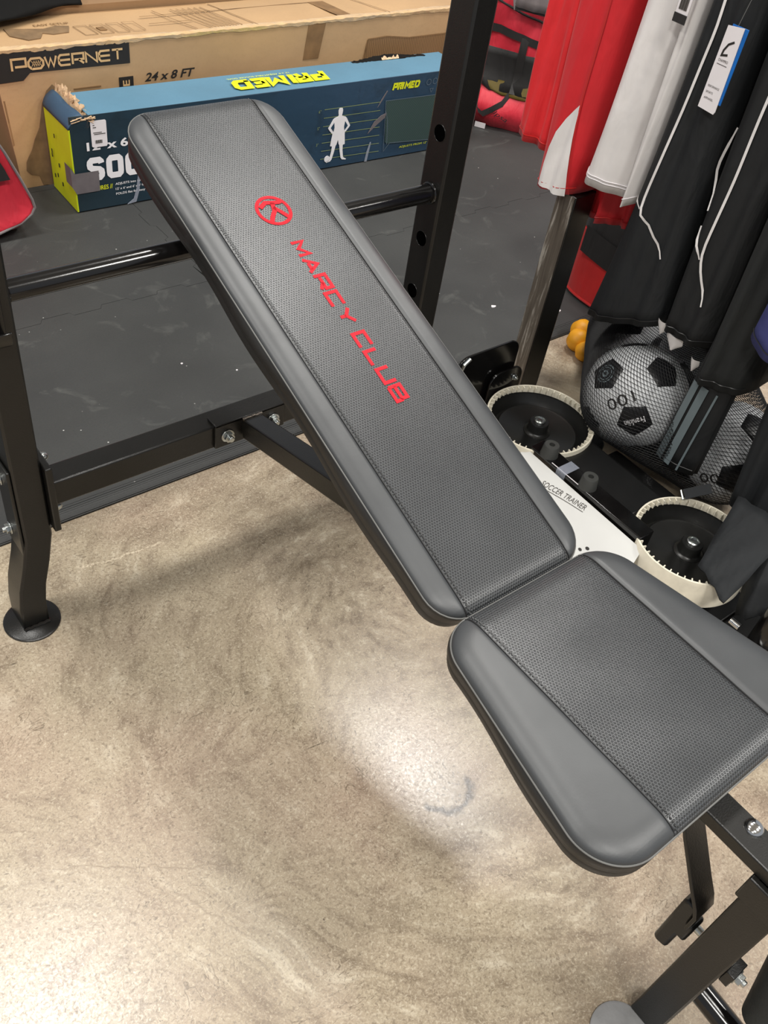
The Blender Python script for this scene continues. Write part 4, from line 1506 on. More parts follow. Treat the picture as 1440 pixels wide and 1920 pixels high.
s = g_.modifiers.new('solid', 'SOLIDIFY')
s.thickness = 0.012
MB().bar([bf @ Vector((0.036, 0.415, 0.034)), bf @ Vector((0.165, 0.414, 0.034))], 0.012, 0.010, up=(0, 0, 1)).build('pouch_trim', 'bag_black', bg)
MB().bar([bf @ Vector((0.026, 0.50, 0.03)), bf @ Vector((0.03, 0.44, 0.034)), bf @ Vector((0.040, 0.408, 0.035))], 0.016, 0.006, up=NB).build('buckle', 'bag_grey', bg, bevel=0.001)

# red and black bin bag between the rack post and the shorts
rv = empty('equipment_bag', (2.165, 1.235, 0.0115), 'deep red bag with black upper, standing at the mat edge behind the rack post', 'bag')
cx0, cy0 = 2.165, 1.262
NN = 48


def sq(a, rx, ry, e=0.5):
    return cx0 + rx * (abs(math.cos(a)) ** e) * (1 if math.cos(a) > 0 else -1), cy0 + ry * (abs(math.sin(a)) ** e) * (1 if math.sin(a) > 0 else -1)


loops = []
for z, sc_ in ((0.0118, 0.93), (0.014, 0.985), (0.03, 1.0), (0.07, 1.0), (0.12, 1.0), (0.20, 0.995), (0.205, 0.95)):
    loops.append([(*sq(2 * PI * i / NN, 0.215 * sc_, 0.185 * sc_), z) for i in range(NN)])
low = MB().loft(loops).build('lower_body', 'deep_red', rv, angle=60)
MB().tube([Vector(q) + Vector((0, 0, 0.004)) for q in loops[1]], 0.005, 8, True).build('piping', 'deep_red', rv)
loops = []
for z, sc_ in ((0.2055, 0.99), (0.25, 0.985), (0.30, 0.96), (0.34, 0.90)):
    loops.append([(*sq(2 * PI * i / NN, 0.215 * sc_, 0.185 * sc_), z) for i in range(NN)])
MB().loft(loops).build('upper_body', 'bag_mesh', rv, angle=60)
mb = MB()
mb.grid([[(cx0 - 0.2190 + 0.010 * max(0, abs(y - cy0) / 0.185 - 0.6) ** 2 * 4, y, z - 0.012 * math.sin((y - 1.10) / 0.275 * PI)) for y in [1.095 + 0.28 * i / 12 for i in range(13)]] for z in (0.148, 0.17, 0.20, 0.222)])
mb.build('black_panel', 'bag_mesh', rv)

# yellow lobed thing
yl = empty('foam_knobs', (1.82, 1.13, 0.0), 'yellow lobed foam piece on the concrete beside the mesh ball bag', 'foam piece')
for i, (x, y, z, r) in enumerate(((1.755, 1.130, 0.026, 0.026), (1.772, 1.172, 0.030, 0.030), (1.816, 1.200, 0.030, 0.030))):
    prof = [(0, -r)] + [(r * math.cos(a) * (1 + 0.05 * math.sin(6 * a)), r * math.sin(a)) for a in [-PI / 2 + PI * j / 10 for j in range(1, 10)]] + [(0, r)]
    MB().lathe(prof, 20, Matrix.Translation((x, y, z)) @ Matrix.Rotation(0.5 * i, 4, 'X')).build('lobe', 'yellow', yl)

# ------------------------------------------------------------------ soccer training machine
tr = empty('soccer_trainer', (1.40, 0.70, 0.0), 'black floor trainer machine with two toothed cream wheels and a paper sheet', 'training machine')


def wheel(cx, cy):
    R0, R1 = 0.1185, 0.1145
    T = Matrix.Translation((cx, cy, 0.0175))
    w = MB().lathe([(R0, 0.042), (R0, 0.104), (R0 - 0.0005, 0.1055), (R1, 0.1055), (R1, 0.042), ], 72, T, True).build('wheel_rim', 'white_plastic', tr)
    mb = MB()
    nt = 50
    for i in range(nt):
        m = T @ Matrix.Rotation(2 * PI * i / nt, 4, 'Z')
        mb.box(R1 - 0.0072, R1 + 0.0005, -0.0011, 0.0011, 0.094, 0.1048, m)
    tag(mb.build('rim_teeth', 'white_plastic', w, smooth=False), kind='stuff')
    d = MB().lathe([(0, 0.055), (0.024, 0.055), (0.026, 0.058), (0.0, 0.058)][:1] + [(0.030, 0.070), (0.080, 0.070), (0.0835, 0.0725), (0.086, 0.073), (0.0885, 0.0712), (0.0900, 0.062), (0.098, 0.060), (0.1135, 0.084), (0.1143, 0.088), (0.1143, 0.044), (0.09, 0.030), (0.03, 0.0), (0, 0.0)], 64, T)
    d = d.build('wheel_disc', 'disc_black', w)
    MB().lathe([(0.031, 0.066), (0.0295, 0.071), (0.024, 0.073), (0.022, 0.076), (0.0215, 0.094), (0.020, 0.0965), (0.0, 0.0965)], 32, T).build('hub', 'disc_black', w)
    MB().lathe([(0.0125, 0.096), (0.0125, 0.1005), (0.0105, 0.102), (0.0095, 0.0995), (0.0065, 0.0995), (0.006, 0.103), (0.0, 0.104)], 24, T).build('axle_bolt', 'zinc', w)
    return w


w1 = wheel(1.338, 0.912)
w2 = wheel(1.345, 0.490)
MB().box(1.22, 1.50, 0.62, 0.80, 0.018, 0.05).build('base_plate', 'black_plastic', tr, bevel=0.004)
MB().box(1.25, 1.43, 0.36, 1.06, 0.0, 0.0172).build('base_rail', 'black_plastic', tr, bevel=0.003)
MB().prism([(1.290, 0.050), (1.42, 0.050), (1.42, 0.085), (1.395, 0.112), (1.290, 0.112)], -0.815, -0.605, Matrix(((1, 0, 0, 0), (0, 0, -1, 0), (0, 1, 0, 0), (0, 0, 0, 1)))).build('motor_housing', 'black_plastic', tr, bevel=0.005)
fb = MB().box(1.245, 1.286, 0.545, 0.852, 0.052, 0.128).build('front_bar', 'steel_gloss', tr, bevel=0.002)
for y in (0.813, 0.703):
    MB().lathe([(0.0, 0.0), (0.0195, 0.0), (0.0185, 0.004), (0.0165, 0.024), (0.0150, 0.0265), (0.0060, 0.0265), (0.0055, 0.018), (0.0, 0.018)], 28, Matrix.Translation((1.262, y, 0.1275))).build('bumper', 'rubber', fb)
MB().tube([(1.2475, 0.790, 0.1285), (1.2475, 0.715, 0.1285)], 0.0009, 6).build('edge_strip_or_glint', 'label', fb)  # white line stands for the highlight on the bar's front edge
mb = MB().grid([[(1.2435, y, 0.095), (1.2435, y, 0.1285), (1.2455, y, 0.1300), (1.286, y, 0.1300), (1.2875, y, 0.128), (1.2875, y, 0.11)] for y in (0.772, 0.764, 0.756, 0.748)])
mb.build('clear_tape', 'clear_tape', fb)
# rounded guard plates at the far end
def rplate(x0, x1, z0, z1, r, y, t, name, mat, parent):
    poly = []
    for cx, cz, a0 in ((x1 - r, z1 - r, 0), (x0 + r, z1 - r, PI / 2), (x0 + r, z0 + r, PI), (x1 - r, z0 + r, 1.5 * PI)):
        poly += [(cx + r * math.cos(a0 + PI / 2 * i / 8), cz + r * math.sin(a0 + PI / 2 * i / 8)) for i in range(9)]
    return MB().prism(poly, -y - t, -y, Matrix(((1, 0, 0, 0), (0, 0, -1, 0), (0, 1, 0, 0), (0, 0, 0, 1)))).build(name, mat, parent, bevel=0.0015)


MB().box(1.24, 1.62, 0.16, 0.355, 0.0, 0.030).build('added_dark_plate', 'black_plastic', tr, bevel=0.004)  # black plate added to keep the floor dark under the rack's near end
gp_ = rplate(1.19, 1.372, 0.02, 0.236, 0.030, 1.046, 0.006, 'guard_plate', 'steel_gloss', tr)
gp2 = rplate(1.292, 1.392, 0.03, 0.170, 0.030, 1.034, 0.006, 'hinge_plate', 'steel_gloss', tr)
bolt((1.368, 1.034, 0.142), (0, -1, 0), 0.006, gp2)
MB().tube([(1.20, 1.045, 0.205), (1.20, 1.040, 0.226), (1.215, 1.040, 0.236)], 0.004, 8).build('guard_clip', 'zinc', gp_)
MB().lathe([(0, 0), (0.022, 0), (0.024, 0.006), (0.024, 0.05), (0.02, 0.056), (0, 0.056)], 24, Matrix.Translation((1.47, 0.845, 0.0))).build('foot_post', 'black_plastic', tr)
# instruction sheet leaning from the front bar to the floor
def sheet_point(y, t, lift=0.0):
    x = 1.2405 - 0.185 * t ** 1.1 + 0.004 * math.sin(y * 38 + t * 5) * t
    z = 0.1200 - 0.008 * (0.862 - y) / 0.33 - 0.104 * t ** 0.9 + 0.003 * math.sin(y * 34 + 2) * t * (1 - t) * 3
    return Vector((x - 0.5 * lift, y, z + 0.85 * lift))


sh_ = MB()
rows = []
for j in range(37):
    t = j / 36
    y0_, y1_ = 0.862 - 0.03 * t, 0.532 - 0.045 * t
    rows.append([sheet_point(y0_ + (y1_ - y0_) * i / 40, t) for i in range(41)])
ps = sh_.grid(rows).build('instruction_sheet', 'paper', None, angle=80)
tag(ps, 'white instruction sheet leaning on the front of the black trainer machine', 'paper sheet')
TY, TT = 0.776, 0.185
sheetwarp = lambda q: sheet_point(TY - q.x, TT - 0.9 * q.x - q.y / 0.19, 0.0009)
text('SOCCER TRAINER', 'ink', Matrix(), width=0.106, height=0.0115, parent=ps, warp=sheetwarp)
mb = MB()
mb.grid([[sheet_point(TY - 0.106 * i / 20, TT - 0.9 * 0.106 * i / 20 + dt, 0.0009) for i in range(21)] for dt in (0.016, 0.022)])
mb.build('underline', 'ink', ps, smooth=False, fix=False)
PAW = ((0.618, 0.39, 0.0042), (0.609, 0.335, 0.0046), (0.600, 0.40, 0.0046), (0.588, 0.30, 0.0042), (0.582, 0.37, 0.0045), (0.607, 0.45, 0.004))
pm = MB()
for y, t, r in PAW:
    pm.grid([[sheet_point(y, t, 0.0009) for i in range(15)], [sheet_point(y + r * math.cos(2 * PI * i / 14), t + r * 0.7 / 0.21 * math.sin(2 * PI * i / 14), 0.0009) for i in range(15)]])
pm.build('printed_marks', 'ink_black', ps, smooth=False, fix=False)

# ------------------------------------------------------------------ clothes rack and garments
rk = empty('clothes_rack', (1.60, 0.9, 0.0), 'steel clothes rack with a raw scratched square post holding sports shorts', 'clothes rack')
MB().box(1.5005, 1.562, 1.107, 1.159, 0.0, 0.505).build('post', 'steel', rk, bevel=0.002)
MB().box(1.4985, 1.5003, 1.1095, 1.1565, 0.004, 0.5035).build('post_face', 'raw_steel', rk, smooth=False)
MB().bar([(1.60, 1.45, 1.245), (1.60, -0.15, 1.245)], 0.03, 0.03).build('rail', 'steel', rk, bevel=0.002)
MB().box(1.562, 1.93, 1.120, 1.156, 0.455, 0.50).build('arm', 'steel', rk, bevel=0.002)
MB().box(1.892, 1.932, 1.157, 1.197, 0.0, 1.262).build('riser', 'steel', rk, bevel=0.002)
MB().box(1.616, 1.892, 1.162, 1.192, 1.232, 1.258).build('rail_bracket', 'steel', rk, bevel=0.002)


def lerp(a, b, t):
    return a + (b - a) * t


class Garment:
    """a garment hanging sideways on the rail, its folded edge towards -x"""

    def __init__(self, name, label, cat, mat, top, hem, zt=1.225, xf=1.47, depth=0.26, bulge=0.05, folds=2.0, amp=0.006, phase=0.0, flare=0.0, group=None, belly=0.0):
        self.top, self.hem, self.zt = top, hem, zt
        self.xf, self.depth, self.bulge = xf, depth, bulge
        self.folds, self.amp, self.ph, self.flare, self.belly = folds, amp, phase, flare, belly
        zh = min(hem[2], hem[3])
        self.zh = zh
        yc = (top[0] + top[1]) / 2
        self.root = empty(name, (xf + depth / 2, yc, zh), label, cat, group)
        NF, NS, NBk = 22, 8, 10
        rows = []
        NZ = 26
        for j in range(NZ + 1):
            v = j / NZ
            row = []
            for i in range(NF + 1):
                row.append(self.front(i / NF * 2 - 1, v))
            a, b = row[-1], row[0]
            for i in range(1, NS + 1):
                t = i / NS
                row.append(Vector((a.x + (self.depth * (1 - 0.25 * (1 - v)) - self.bulge) * t, a.y + 0.003 * math.sin(t * 7 + v * 5), a.z)))
            c = row[-1]
            d = Vector((b.x + self.depth * (1 - 0.25 * (1 - v)) - self.bulge, b.y, b.z))
            for i in range(1, NBk):
                row.append(c.lerp(d, i / NBk))
            for i in range(NS):
                t = i / NS
                row.append(d.lerp(b, t))
            row.append(row[0])
            rows.append(row)
        self.body = MB().grid(rows).build('fabric', mat, self.root, angle=180)
        s = self.body.modifiers.new('solid', 'SOLIDIFY')
        s.thickness = 0.003
        s.offset = -1

    def front(self, s, v, lift=0.0):
        """s: -1 far edge .. 1 near edge, v: 0 top .. 1 hem"""
        zh = lerp(self.hem[2], self.hem[3], (s + 1) / 2)
        z = lerp(self.zt, zh, v)
        w_ = v ** 2.2 if v > 0 else v
        yf, yn = lerp(self.top[0], self.hem[0], w_), lerp(self.top[1], self.hem[1], w_)
        fl = self.flare * max(0, v - 0.75) ** 2 * 16
        y = lerp(yf + fl, yn - fl * 0.3, (s + 1) / 2)
        x = self.xf + self.bulge * (1 - math.sqrt(max(0, 1 - min(1, abs(s)) ** 2.4)))
        k = self.amp * (0.35 + 0.65 * v) * (1 - abs(s) ** 3)
        x += k * math.sin(self.folds * PI * s + self.ph + 1.3 * math.sin(v * 4 + self.ph))
        x += k * 0.5 * math.sin(self.folds * 2.3 * PI * s - self.ph * 2 + v * 5)
        x -= self.belly * math.sin(PI * v)
        return Vector((x - lift, y, z))

    def at(self, y, z, lift=0.0025):
        """point of the front fold at a given depth y and height z"""
        s, v = 0.0, (z - self.zt) / (self.zh - self.zt)
        for _ in range(8):
            zh = lerp(self.hem[2], self.hem[3], (s + 1) / 2)
            v = (z - self.zt) / (zh - self.zt)
            w_ = max(0, v) ** 2.2
            yf, yn = lerp(self.top[0], self.hem[0], w_), lerp(self.top[1], self.hem[1], w_)
            s = max(-0.97, min(0.97, 2 * (y - yf) / (yn - yf) - 1))
        p = self.front(s, v, lift)
        p.y = y
        return p

    def patch(self, name, mat, zrows, lift=0.0025, n=8):
        R = [[self.at(lerp(a, b, i / n), z, lift) for i in range(n + 1)] for z, a, b in zrows]
        return MB().grid(R).build(name, mat, self.root, angle=180)

    def piping(self, pts, w=0.005, name='piping', mat='white_cloth', lift=0.0025):
        out = []
        for (y0, z0), (y1, z1) in zip(pts, pts[1:]):
            m = max(2, int(math.hypot(y1 - y0, z1 - z0) / 0.02))
            for i in range(m):
                out.append((lerp(y0, y1, i / m), lerp(z0, z1, i / m)))
        out.append(pts[-1])
        # round the corners of the polyline
        for _ in range(2):
            out = [out[0]] + [tuple((a[k] + 2 * b[k] + c[k]) / 4 for k in (0, 1)) for a, b, c in zip(out, out[1:], out[2:])] + [out[-1]]
        P = [self.at(y, z, lift) for y, z in out]
        L, R = [], []
        for i, p in enumerate(P):
            t = (P[min(i + 1, len(P) - 1)] - P[max(0, i - 1)])
            t.x = 0
            t.normalize()
            nn = Vector((0, -t.z, t.y))
            ww = w * (1.0 if 1 < i < len(P) - 2 else 0.6)
            L.append(p + nn * ww / 2)
            R.append(p - nn * ww / 2)
        return MB().grid([L, R]).build(name, mat, self.root, angle=180)

    def hemline(self, dz=0.014, mat=None):
        P = [self.front(-0.97 + 1.94 * i / 24, 1 - dz / (self.zt - self.zh), 0.0012) for i in range(25)]
        return MB().tube(P, 0.0011, 5).build('hem_seam', mat or 'cord', self.root)


g = Garment('red_shorts', 'plain red polyester shorts hanging farthest back on the rack', 'shorts', 'red_cloth2', (1.305, 1.20), (1.305, 1.20, 0.585, 0.56), phase=0.4, folds=1.6, amp=0.010, group='garments on the rack')
g.hemline(mat='deep_red')
g = Garment('red_shorts', 'red shorts with a curved white side panel at the hem', 'shorts', 'red_cloth', (1.235, 1.10), (1.215, 1.118, 0.493, 0.508), phase=2.0, folds=1.3, amp=0.006, group='garments on the rack')
g.patch('side_panel', 'white_cloth', [(0.685, 1.142, 1.141), (0.672, 1.153, 1.140), (0.65, 1.166, 1.139), (0.62, 1.178, 1.137), (0.585, 1.187, 1.134), (0.55, 1.192, 1.131), (0.52, 1.194, 1.128), (0.503, 1.194, 1.127)])
g.piping([(1.138, 0.88), (1.141, 0.70), (1.130, 0.55), (1.123, 0.507)], 0.004, 'seam', 'deep_red')
g.hemline(mat='deep_red')
g = Garment('red_shorts', 'red shorts hanging half hidden behind the white shorts', 'shorts', 'red_cloth', (1.16, 1.02), (1.172, 0.995, 0.432, 0.468), phase=3.3, folds=2.6, amp=0.012, xf=1.568, depth=0.14, group='garments on the rack')
g.hemline(mat='deep_red')
g = Garment('white_shorts', 'white polyester shorts with wide front fold on the rack', 'shorts', 'white_cloth', (1.068, 0.980), (1.104, 0.978, 0.556, 0.564), phase=1.0, folds=1.1, amp=0.006, depth=0.085, group='garments on the rack', belly=0.005)
g.hemline(0.016, 'label')
g.hemline(0.022, 'label')
tg = MB()
tgp = g.at(0.985, 0.92, 0.010)
tagb = MB().box(tgp.x - 0.0015, tgp.x, 0.990, 1.016, 0.905, 1.02).build('blue_hang_tag', 'blue_tag', g.root, bevel=0.0006)
g = Garment('white_shorts', 'narrow fold of white shorts between the wide white pair and the black pair', 'shorts', 'white_cloth', (0.978, 0.946), (0.980, 0.958, 0.553, 0.566), phase=0.2, folds=0.8, amp=0.004, xf=1.462, bulge=0.03, group='garments on the rack')
g.hemline(0.016, 'label')
tgp = g.at(0.965, 0.92, 0.014)
tb = MB().box(tgp.x - 0.002, tgp.x, 0.958, 0.984, 0.892, 1.02).build('size_tag', 'label', g.root, bevel=0.0006)
MB().box(tgp.x - 0.0035, tgp.x - 0.0021, 0.958, 0.984, 0.888, 0.902).build('tag_band', 'bag_black', tb, smooth=False)
mb = MB()
for i in range(9):
    mb.box(tgp.x - 0.0028, tgp.x - 0.0021, 0.963 + i * 0.0018, 0.964 + i * 0.0018 + 0.0003 * (i % 3), 0.908, 0.930)
mb.box(tgp.x - 0.0028, tgp.x - 0.0021, 0.962, 0.980, 0.936, 0.938)
mb.box(tgp.x - 0.0028, tgp.x - 0.0021, 0.966, 0.980, 0.942, 0.944)
mb.build('barcode', 'ink', tb, smooth=False)

g = Garment('black_shorts', 'black polyester shorts with long white piping and a white hang tag', 'shorts', 'black_cloth', (0.944, 0.842), (0.988, 0.812, 0.300, 0.372), phase=0.9, folds=1.7, amp=0.007, xf=1.460, group='garments on the rack', flare=0.004)
g.piping([(0.909, 1.05), (0.907, 0.935), (0.903, 0.908), (0.907, 0.84), (0.909, 0.768), (0.917, 0.67), (0.928, 0.574), (0.905, 0.562), (0.890, 0.550), (0.868, 0.53), (0.851, 0.507)], 0.0052)
g.piping([(0.962, 0.588), (0.952, 0.578), (0.929, 0.574)], 0.0052)
g.hemline()
tgp = g.at(0.86, 0.86, 0.016)
ht = MB()
ht.prism([(-0.8445, 0.789), (-0.8465, 0.784), (-0.880, 0.786), (-0.8785, 0.914), (-0.8475, 0.918)], 0.0, 0.0012, Matrix(((0, 0, -1, tgp.x), (-1, 0, 0, 0), (0, 1, 0, 0), (0, 0, 0, 1))))
ht = ht.build('hang_tag', 'label', g.root, smooth=False)
hf = frame((tgp.x - 0.0013, 0.88, 0.785), (0, -1, 0), (0, 0, 1))
ribbon_lines([[(0.024, 0.110), (0.015, 0.104), (0.010, 0.094), (0.009, 0.086), (0.020, 0.089)]], 0.0034, hf, 'ink_black', ht, 'printed_mark', 0.0004)
text('CHAMPRO', 'ink', hf @ Matrix.Translation((0.0065, 0.077, -0.0002)), width=0.019, height=0.0042, parent=ht)
ribbon_lines([[(0.0060, 0.0728), (0.026, 0.0728)]], 0.0009, hf, 'ink', ht, 'printed_rule', 0.0004)
for i, ln in enumerate(('PERFORMANCE', 'SPORTS', 'APPAREL')):
    text(ln, 'ink', hf @ Matrix.Translation((0.005, 0.036 - 0.0095 * i, -0.0002)), width=(0.023, 0.014, 0.019)[i], height=0.0034, parent=ht)
MB().box(tgp.x + 0.0006, tgp.x + 0.0022, 0.8405, 0.872, 0.80, 0.918).build('blue_hang_tag', 'blue_tag', g.root, bevel=0.0005)
MB().tube([(tgp.x + 0.001, 0.862, 0.916), (tgp.x + 0.004, 0.858, 0.955), (tgp.x + 0.014, 0.850, 0.99)], 0.0006, 5).build('tag_thread', 'thread', g.root)

g = Garment('black_shorts', 'black shorts with two short curved white pipings, in front of the tagged pair', 'shorts', 'black_cloth2', (0.828, 0.702), (0.806, 0.690, 0.378, 0.392), phase=2.4, folds=1.5, amp=0.007, xf=1.466, group='garments on the rack')
g.piping([(0.822, 0.765), (0.826, 0.735), (0.831, 0.70), (0.828, 0.675), (0.800, 0.629)], 0.0052)
g.piping([(0.772, 0.90), (0.773, 0.80), (0.771, 0.70), (0.775, 0.60), (0.777, 0.55), (0.765, 0.53), (0.745, 0.495), (0.733, 0.470)], 0.0052)
g.piping([(0.806, 0.595), (0.797, 0.575), (0.783, 0.558), (0.776, 0.545)], 0.0052)
g.hemline()
wl = MB()
for (y, z, w, h) in ((0.800, 0.375, 0.028, 0.030), (0.765, 0.362, 0.040, 0.034), (0.706, 0.345, 0.02, 0.03)):
    rows = []
    for j in range(8):
        t = j / 7
        rows.append([(1.478 + 0.006 * math.cos(PI * (i / 8 - 0.5)) * -1 + 0.008 * t, y + w * (i / 8 - 0.5) * (1 - 0.6 * max(0, t - 0.5) ** 2 * 4), z + 0.02 - h * t * (1 - 0.3 * abs(i / 4 - 1) ** 2)) for i in range(9)])
    wl.grid(rows)
wl.build('white_lining', 'white_cloth', g.root, angle=180)

g = Garment('fleece_shorts', 'charcoal fleece shorts hanging beside the black shorts at the near end', 'shorts', 'charcoal_cloth', (0.700, 0.606), (0.690, 0.592, 0.338, 0.352), phase=1.4, folds=1.2, amp=0.008, xf=1.452, flare=0.003, group='garments on the rack')
g.hemline()
g = Garment('navy_shorts', 'navy blue shorts edge at the near end of the rack', 'shorts', 'navy_cloth', (0.590, 0.52), (0.600, 0.515, 0.508, 0.475), phase=0.5, folds=1.0, amp=0.004, xf=1.396, bulge=0.02, depth=0.045, group='garments on the rack')
g.hemline()
g = Garment('striped_pants', 'black training pants with grey side stripes reaching down to the ball bag', 'pants', 'black_cloth2', (0.672, 0.610), (0.700, 0.606, 0.128, 0.138), phase=0.7, folds=0.6, amp=0.003, xf=1.462, bulge=0.012, depth=0.03, group='garments on the rack')
for a, b in ((0.694, 0.678), (0.672, 0.655), (0.638, 0.634)):
    dy = 0.007
    g.patch('stripe', 'stripe', [(z, a - dy * (z - 0.13) / 0.3 * 2, b - dy * (z - 0.13) / 0.3 * 2) for z in (0.335, 0.30, 0.24, 0.19, 0.15, 0.136)], 0.002, 4)
g.hemline()
g = Garment('dark_pants', 'long dark slate pants hanging at the near end, hem over the trainer wheel', 'pants', 'slate_cloth', (0.590, 0.43), (0.515, 0.415, 0.16, 0.132), phase=1.9, folds=1.6, amp=0.012, xf=1.452, bulge=0.04, depth=0.16, group='garments on the rack', flare=0.003)
# the loose leg end lying over the second wheel
rows = []
for j in range(11):
    t = j / 10
    c0 = Vector((1.430, 0.485, 0.20)).lerp(Vector((1.283, 0.438, 0.132)), t)
    c1 = Vector((1.435, 0.370, 0.19)).lerp(Vector((1.247, 0.352, 0.131)), t)
    rows.append([c0.lerp(c1, i / 8) + Vector((0, 0, 0.010 * math.sin(PI * i / 8) * (1 - 0.7 * t) - 0.012 * math.sin(PI * t) * 0.6 + 0.003 * math.sin(i * 2 + j))) for i in range(9)])
mb = MB().grid(rows)
lo = [[q - Vector((0, 0, 0.004)) for q in r] for r in rows]
mb.build('leg_end', 'slate_cloth', g.root, angle=180).modifiers.new('solid', 'SOLIDIFY').thickness = 0.004
rows = []
for j in range(11):
    t = j / 10
    c0 = Vector((1.44, 0.43, 0.20)).lerp(Vector((1.325, 0.342, 0.060)), t)
    c1 = Vector((1.47, 0.33, 0.24)).lerp(Vector((1.36, 0.290, 0.10)), t)
    rows.append([c0.lerp(c1, i / 8) + Vector((-0.02 * math.sin(PI * i / 8), 0, 0.006 * math.sin(i * 1.7 + j * 0.6))) for i in range(9)])
MB().grid(rows).build('leg_end', 'slate_cloth', g.root, angle=180).modifiers.new('solid', 'SOLIDIFY').thickness = 0.004
MB().bar([(1.452, 0.548, 0.16), (1.436, 0.565, 0.145), (1.420, 0.580, 0.132)], 0.022, 0.002, up=(-0.6, 0, 0.8)).build('drawcord', 'slate_cloth', g.root)
MB().bar([(1.4195, 0.5815, 0.1305), (1.417, 0.584, 0.1282)], 0.022, 0.003, up=(-0.6, 0, 0.8)).build('cord_tip', 'zinc', g.root, bevel=0.0008)
g = Garment('dark_pants', 'black pants edge at the nearest end of the rack', 'pants', 'black_cloth2', (0.42, 0.30), (0.405, 0.30, 0.12, 0.10), phase=2.9, folds=1.6, amp=0.010, xf=1.480, depth=0.16, group='garments on the rack')

# ------------------------------------------------------------------ footballs in a net bag
PHI = (1 + 5 ** 0.5) / 2
ICO = [Vector(v).normalized() for v in ((0, 1, PHI), (0, -1, PHI), (0, 1, -PHI), (0, -1, -PHI), (1, PHI, 0), (-1, PHI, 0), (1, -PHI, 0), (-1, -PHI, 0), (PHI, 0, 1), (-PHI, 0, 1), (PHI, 0, -1), (-PHI, 0, -1))]
FACES = [(a, b, c) for a in range(12) for b in range(a + 1, 12) for c in range(b + 1, 12)
         if all(ICO[i].dot(ICO[j]) > 0.4 for i, j in ((a, b), (b, c), (a, c)))]
PENTS, HEXES = [], []
for i in range(12):
    nb = [j for j in range(12) if j != i and ICO[i].dot(ICO[j]) > 0.4]
    pts = [ICO[i].lerp(ICO[j], 1 / 3) for j in nb]
    PENTS.append((ICO[i], pts))
for a, b, c in FACES:
    pts = []
    for i, j in ((a, b), (b, c), (a, c)):
        pts += [ICO[i].lerp(ICO[j], 1 / 3), ICO[i].lerp(ICO[j], 2 / 3)]
    HEXES.append(((ICO[a] + ICO[b] + ICO[c]).normalized(), pts))


def ordered(c, pts):
    x = (pts[0] - c * pts[0].dot(c)).normalized()
    y = c.cross(x)
    return sorted(pts, key=lambda q: math.atan2(q.dot(y), q.dot(x))), x, y


def panel_mesh(c, pts, R, name, mname):
    pts, x, y = ordered(c, pts)
    vs, fs = [], []
    K = 5
    n = len(pts)
    cen = sum(pts, Vector()) / n
    idx = {}

    def put(q, k):
        d = q.normalized()
        edge = k / K
        r = R * (1.0 if k < K else 0.9865)
        key = (round(d.x, 5), round(d.y, 5), round(d.z, 5), k == K)
        if key not in idx:
            idx[key] = len(vs)
            p = d * r
            vs.append((p.dot(x), p.dot(y), p.dot(c)))
        return idx[key]
    for i in range(n):
        a, b = pts[i], pts[(i + 1) % n]
        prev = [put(cen, 0)]
        for k in range(1, K + 1):
            kk = k / K if k < K else 0.985
            cur = [put(cen.lerp(a, kk if k < K else 1.0).lerp(cen.lerp(b, kk if k < K else 1.0), m / k), k) for m in range(k + 1)]
            for m in range(k):
                fs.append((prev[m], cur[m], cur[m + 1]))
                if m < k - 1:
                    fs.append((prev[m], cur[m + 1], prev[m + 1]))
            prev = cur
    me = bpy.data.meshes.new(name)
    me.from_pydata(vs, [], fs)
    me.materials.append(M[mname])
    me.shade_smooth()
    me.update()
    return me


BR = 0.1115
pent_me = panel_mesh(PENTS[0][0], PENTS[0][1], BR, 'pentagon_panel', 'ball_black')
hex_me = panel_mesh(HEXES[0][0], HEXES[0][1], BR, 'hexagon_panel', 'ball_white')


def football(loc, rot, label):
    b = empty('football', loc, label, 'ball', 'footballs in the net bag')
    for lst, me, nm in ((PENTS, pent_me, 'pentagon_panel'), (HEXES, hex_me, 'hexagon_panel')):
        for c, pts in lst:
            if nm == 'hexagon_panel':
                # start at the same kind of corner so that one mesh fits every hexagon
                pts = [pts[0]] + pts[1:]
            pts, x, y = ordered(c, pts)
            x = (pts[0] - c * pts[0].dot(c)).normalized()
            y = c.cross(x)
            m = Matrix(((x.x, y.x, c.x, 0), (x.y, y.y, c.y, 0), (x.z, y.z, c.z, 0), (0, 0, 0, 1)))
            o = bpy.data.objects.new(nm, me)
            COL.objects.link(o)
            o.parent = b
            o.matrix_local = rot.to_4x4() @ m
    WPOS[b.name] = Vector(loc)
    return b


def face_rot(pent_dir, spin):
    """turn the ball so that one black panel looks along pent_dir"""
    d = Vector(pent_dir).normalized()
    q = ICO[0].rotation_difference(d)
    return (Matrix.Rotation(spin, 3, d) @ q.to_matrix())


B1 = Vector((1.50, 0.810, 0.195))
B2 = Vector((1.80, 1.040, 0.125))
B3 = Vector((1.74, 0.829, 0.170))
B4 = Vector((1.625, 0.625, 0.125))
EYE = Vector((0, 0, 1.3))


def toward(b, right, up):
    """direction on the ball surface: right/up as seen by somebody standing at the bench"""
    v = (EYE - b).normalized()
    r = RIGHT
    u = UP
    w = math.sqrt(max(0, 1 - right * right - up * up))
    return (v * w + r * right + u * up).normalized()


rot1 = face_rot(toward(B1, -0.02, -0.52), 0.0)
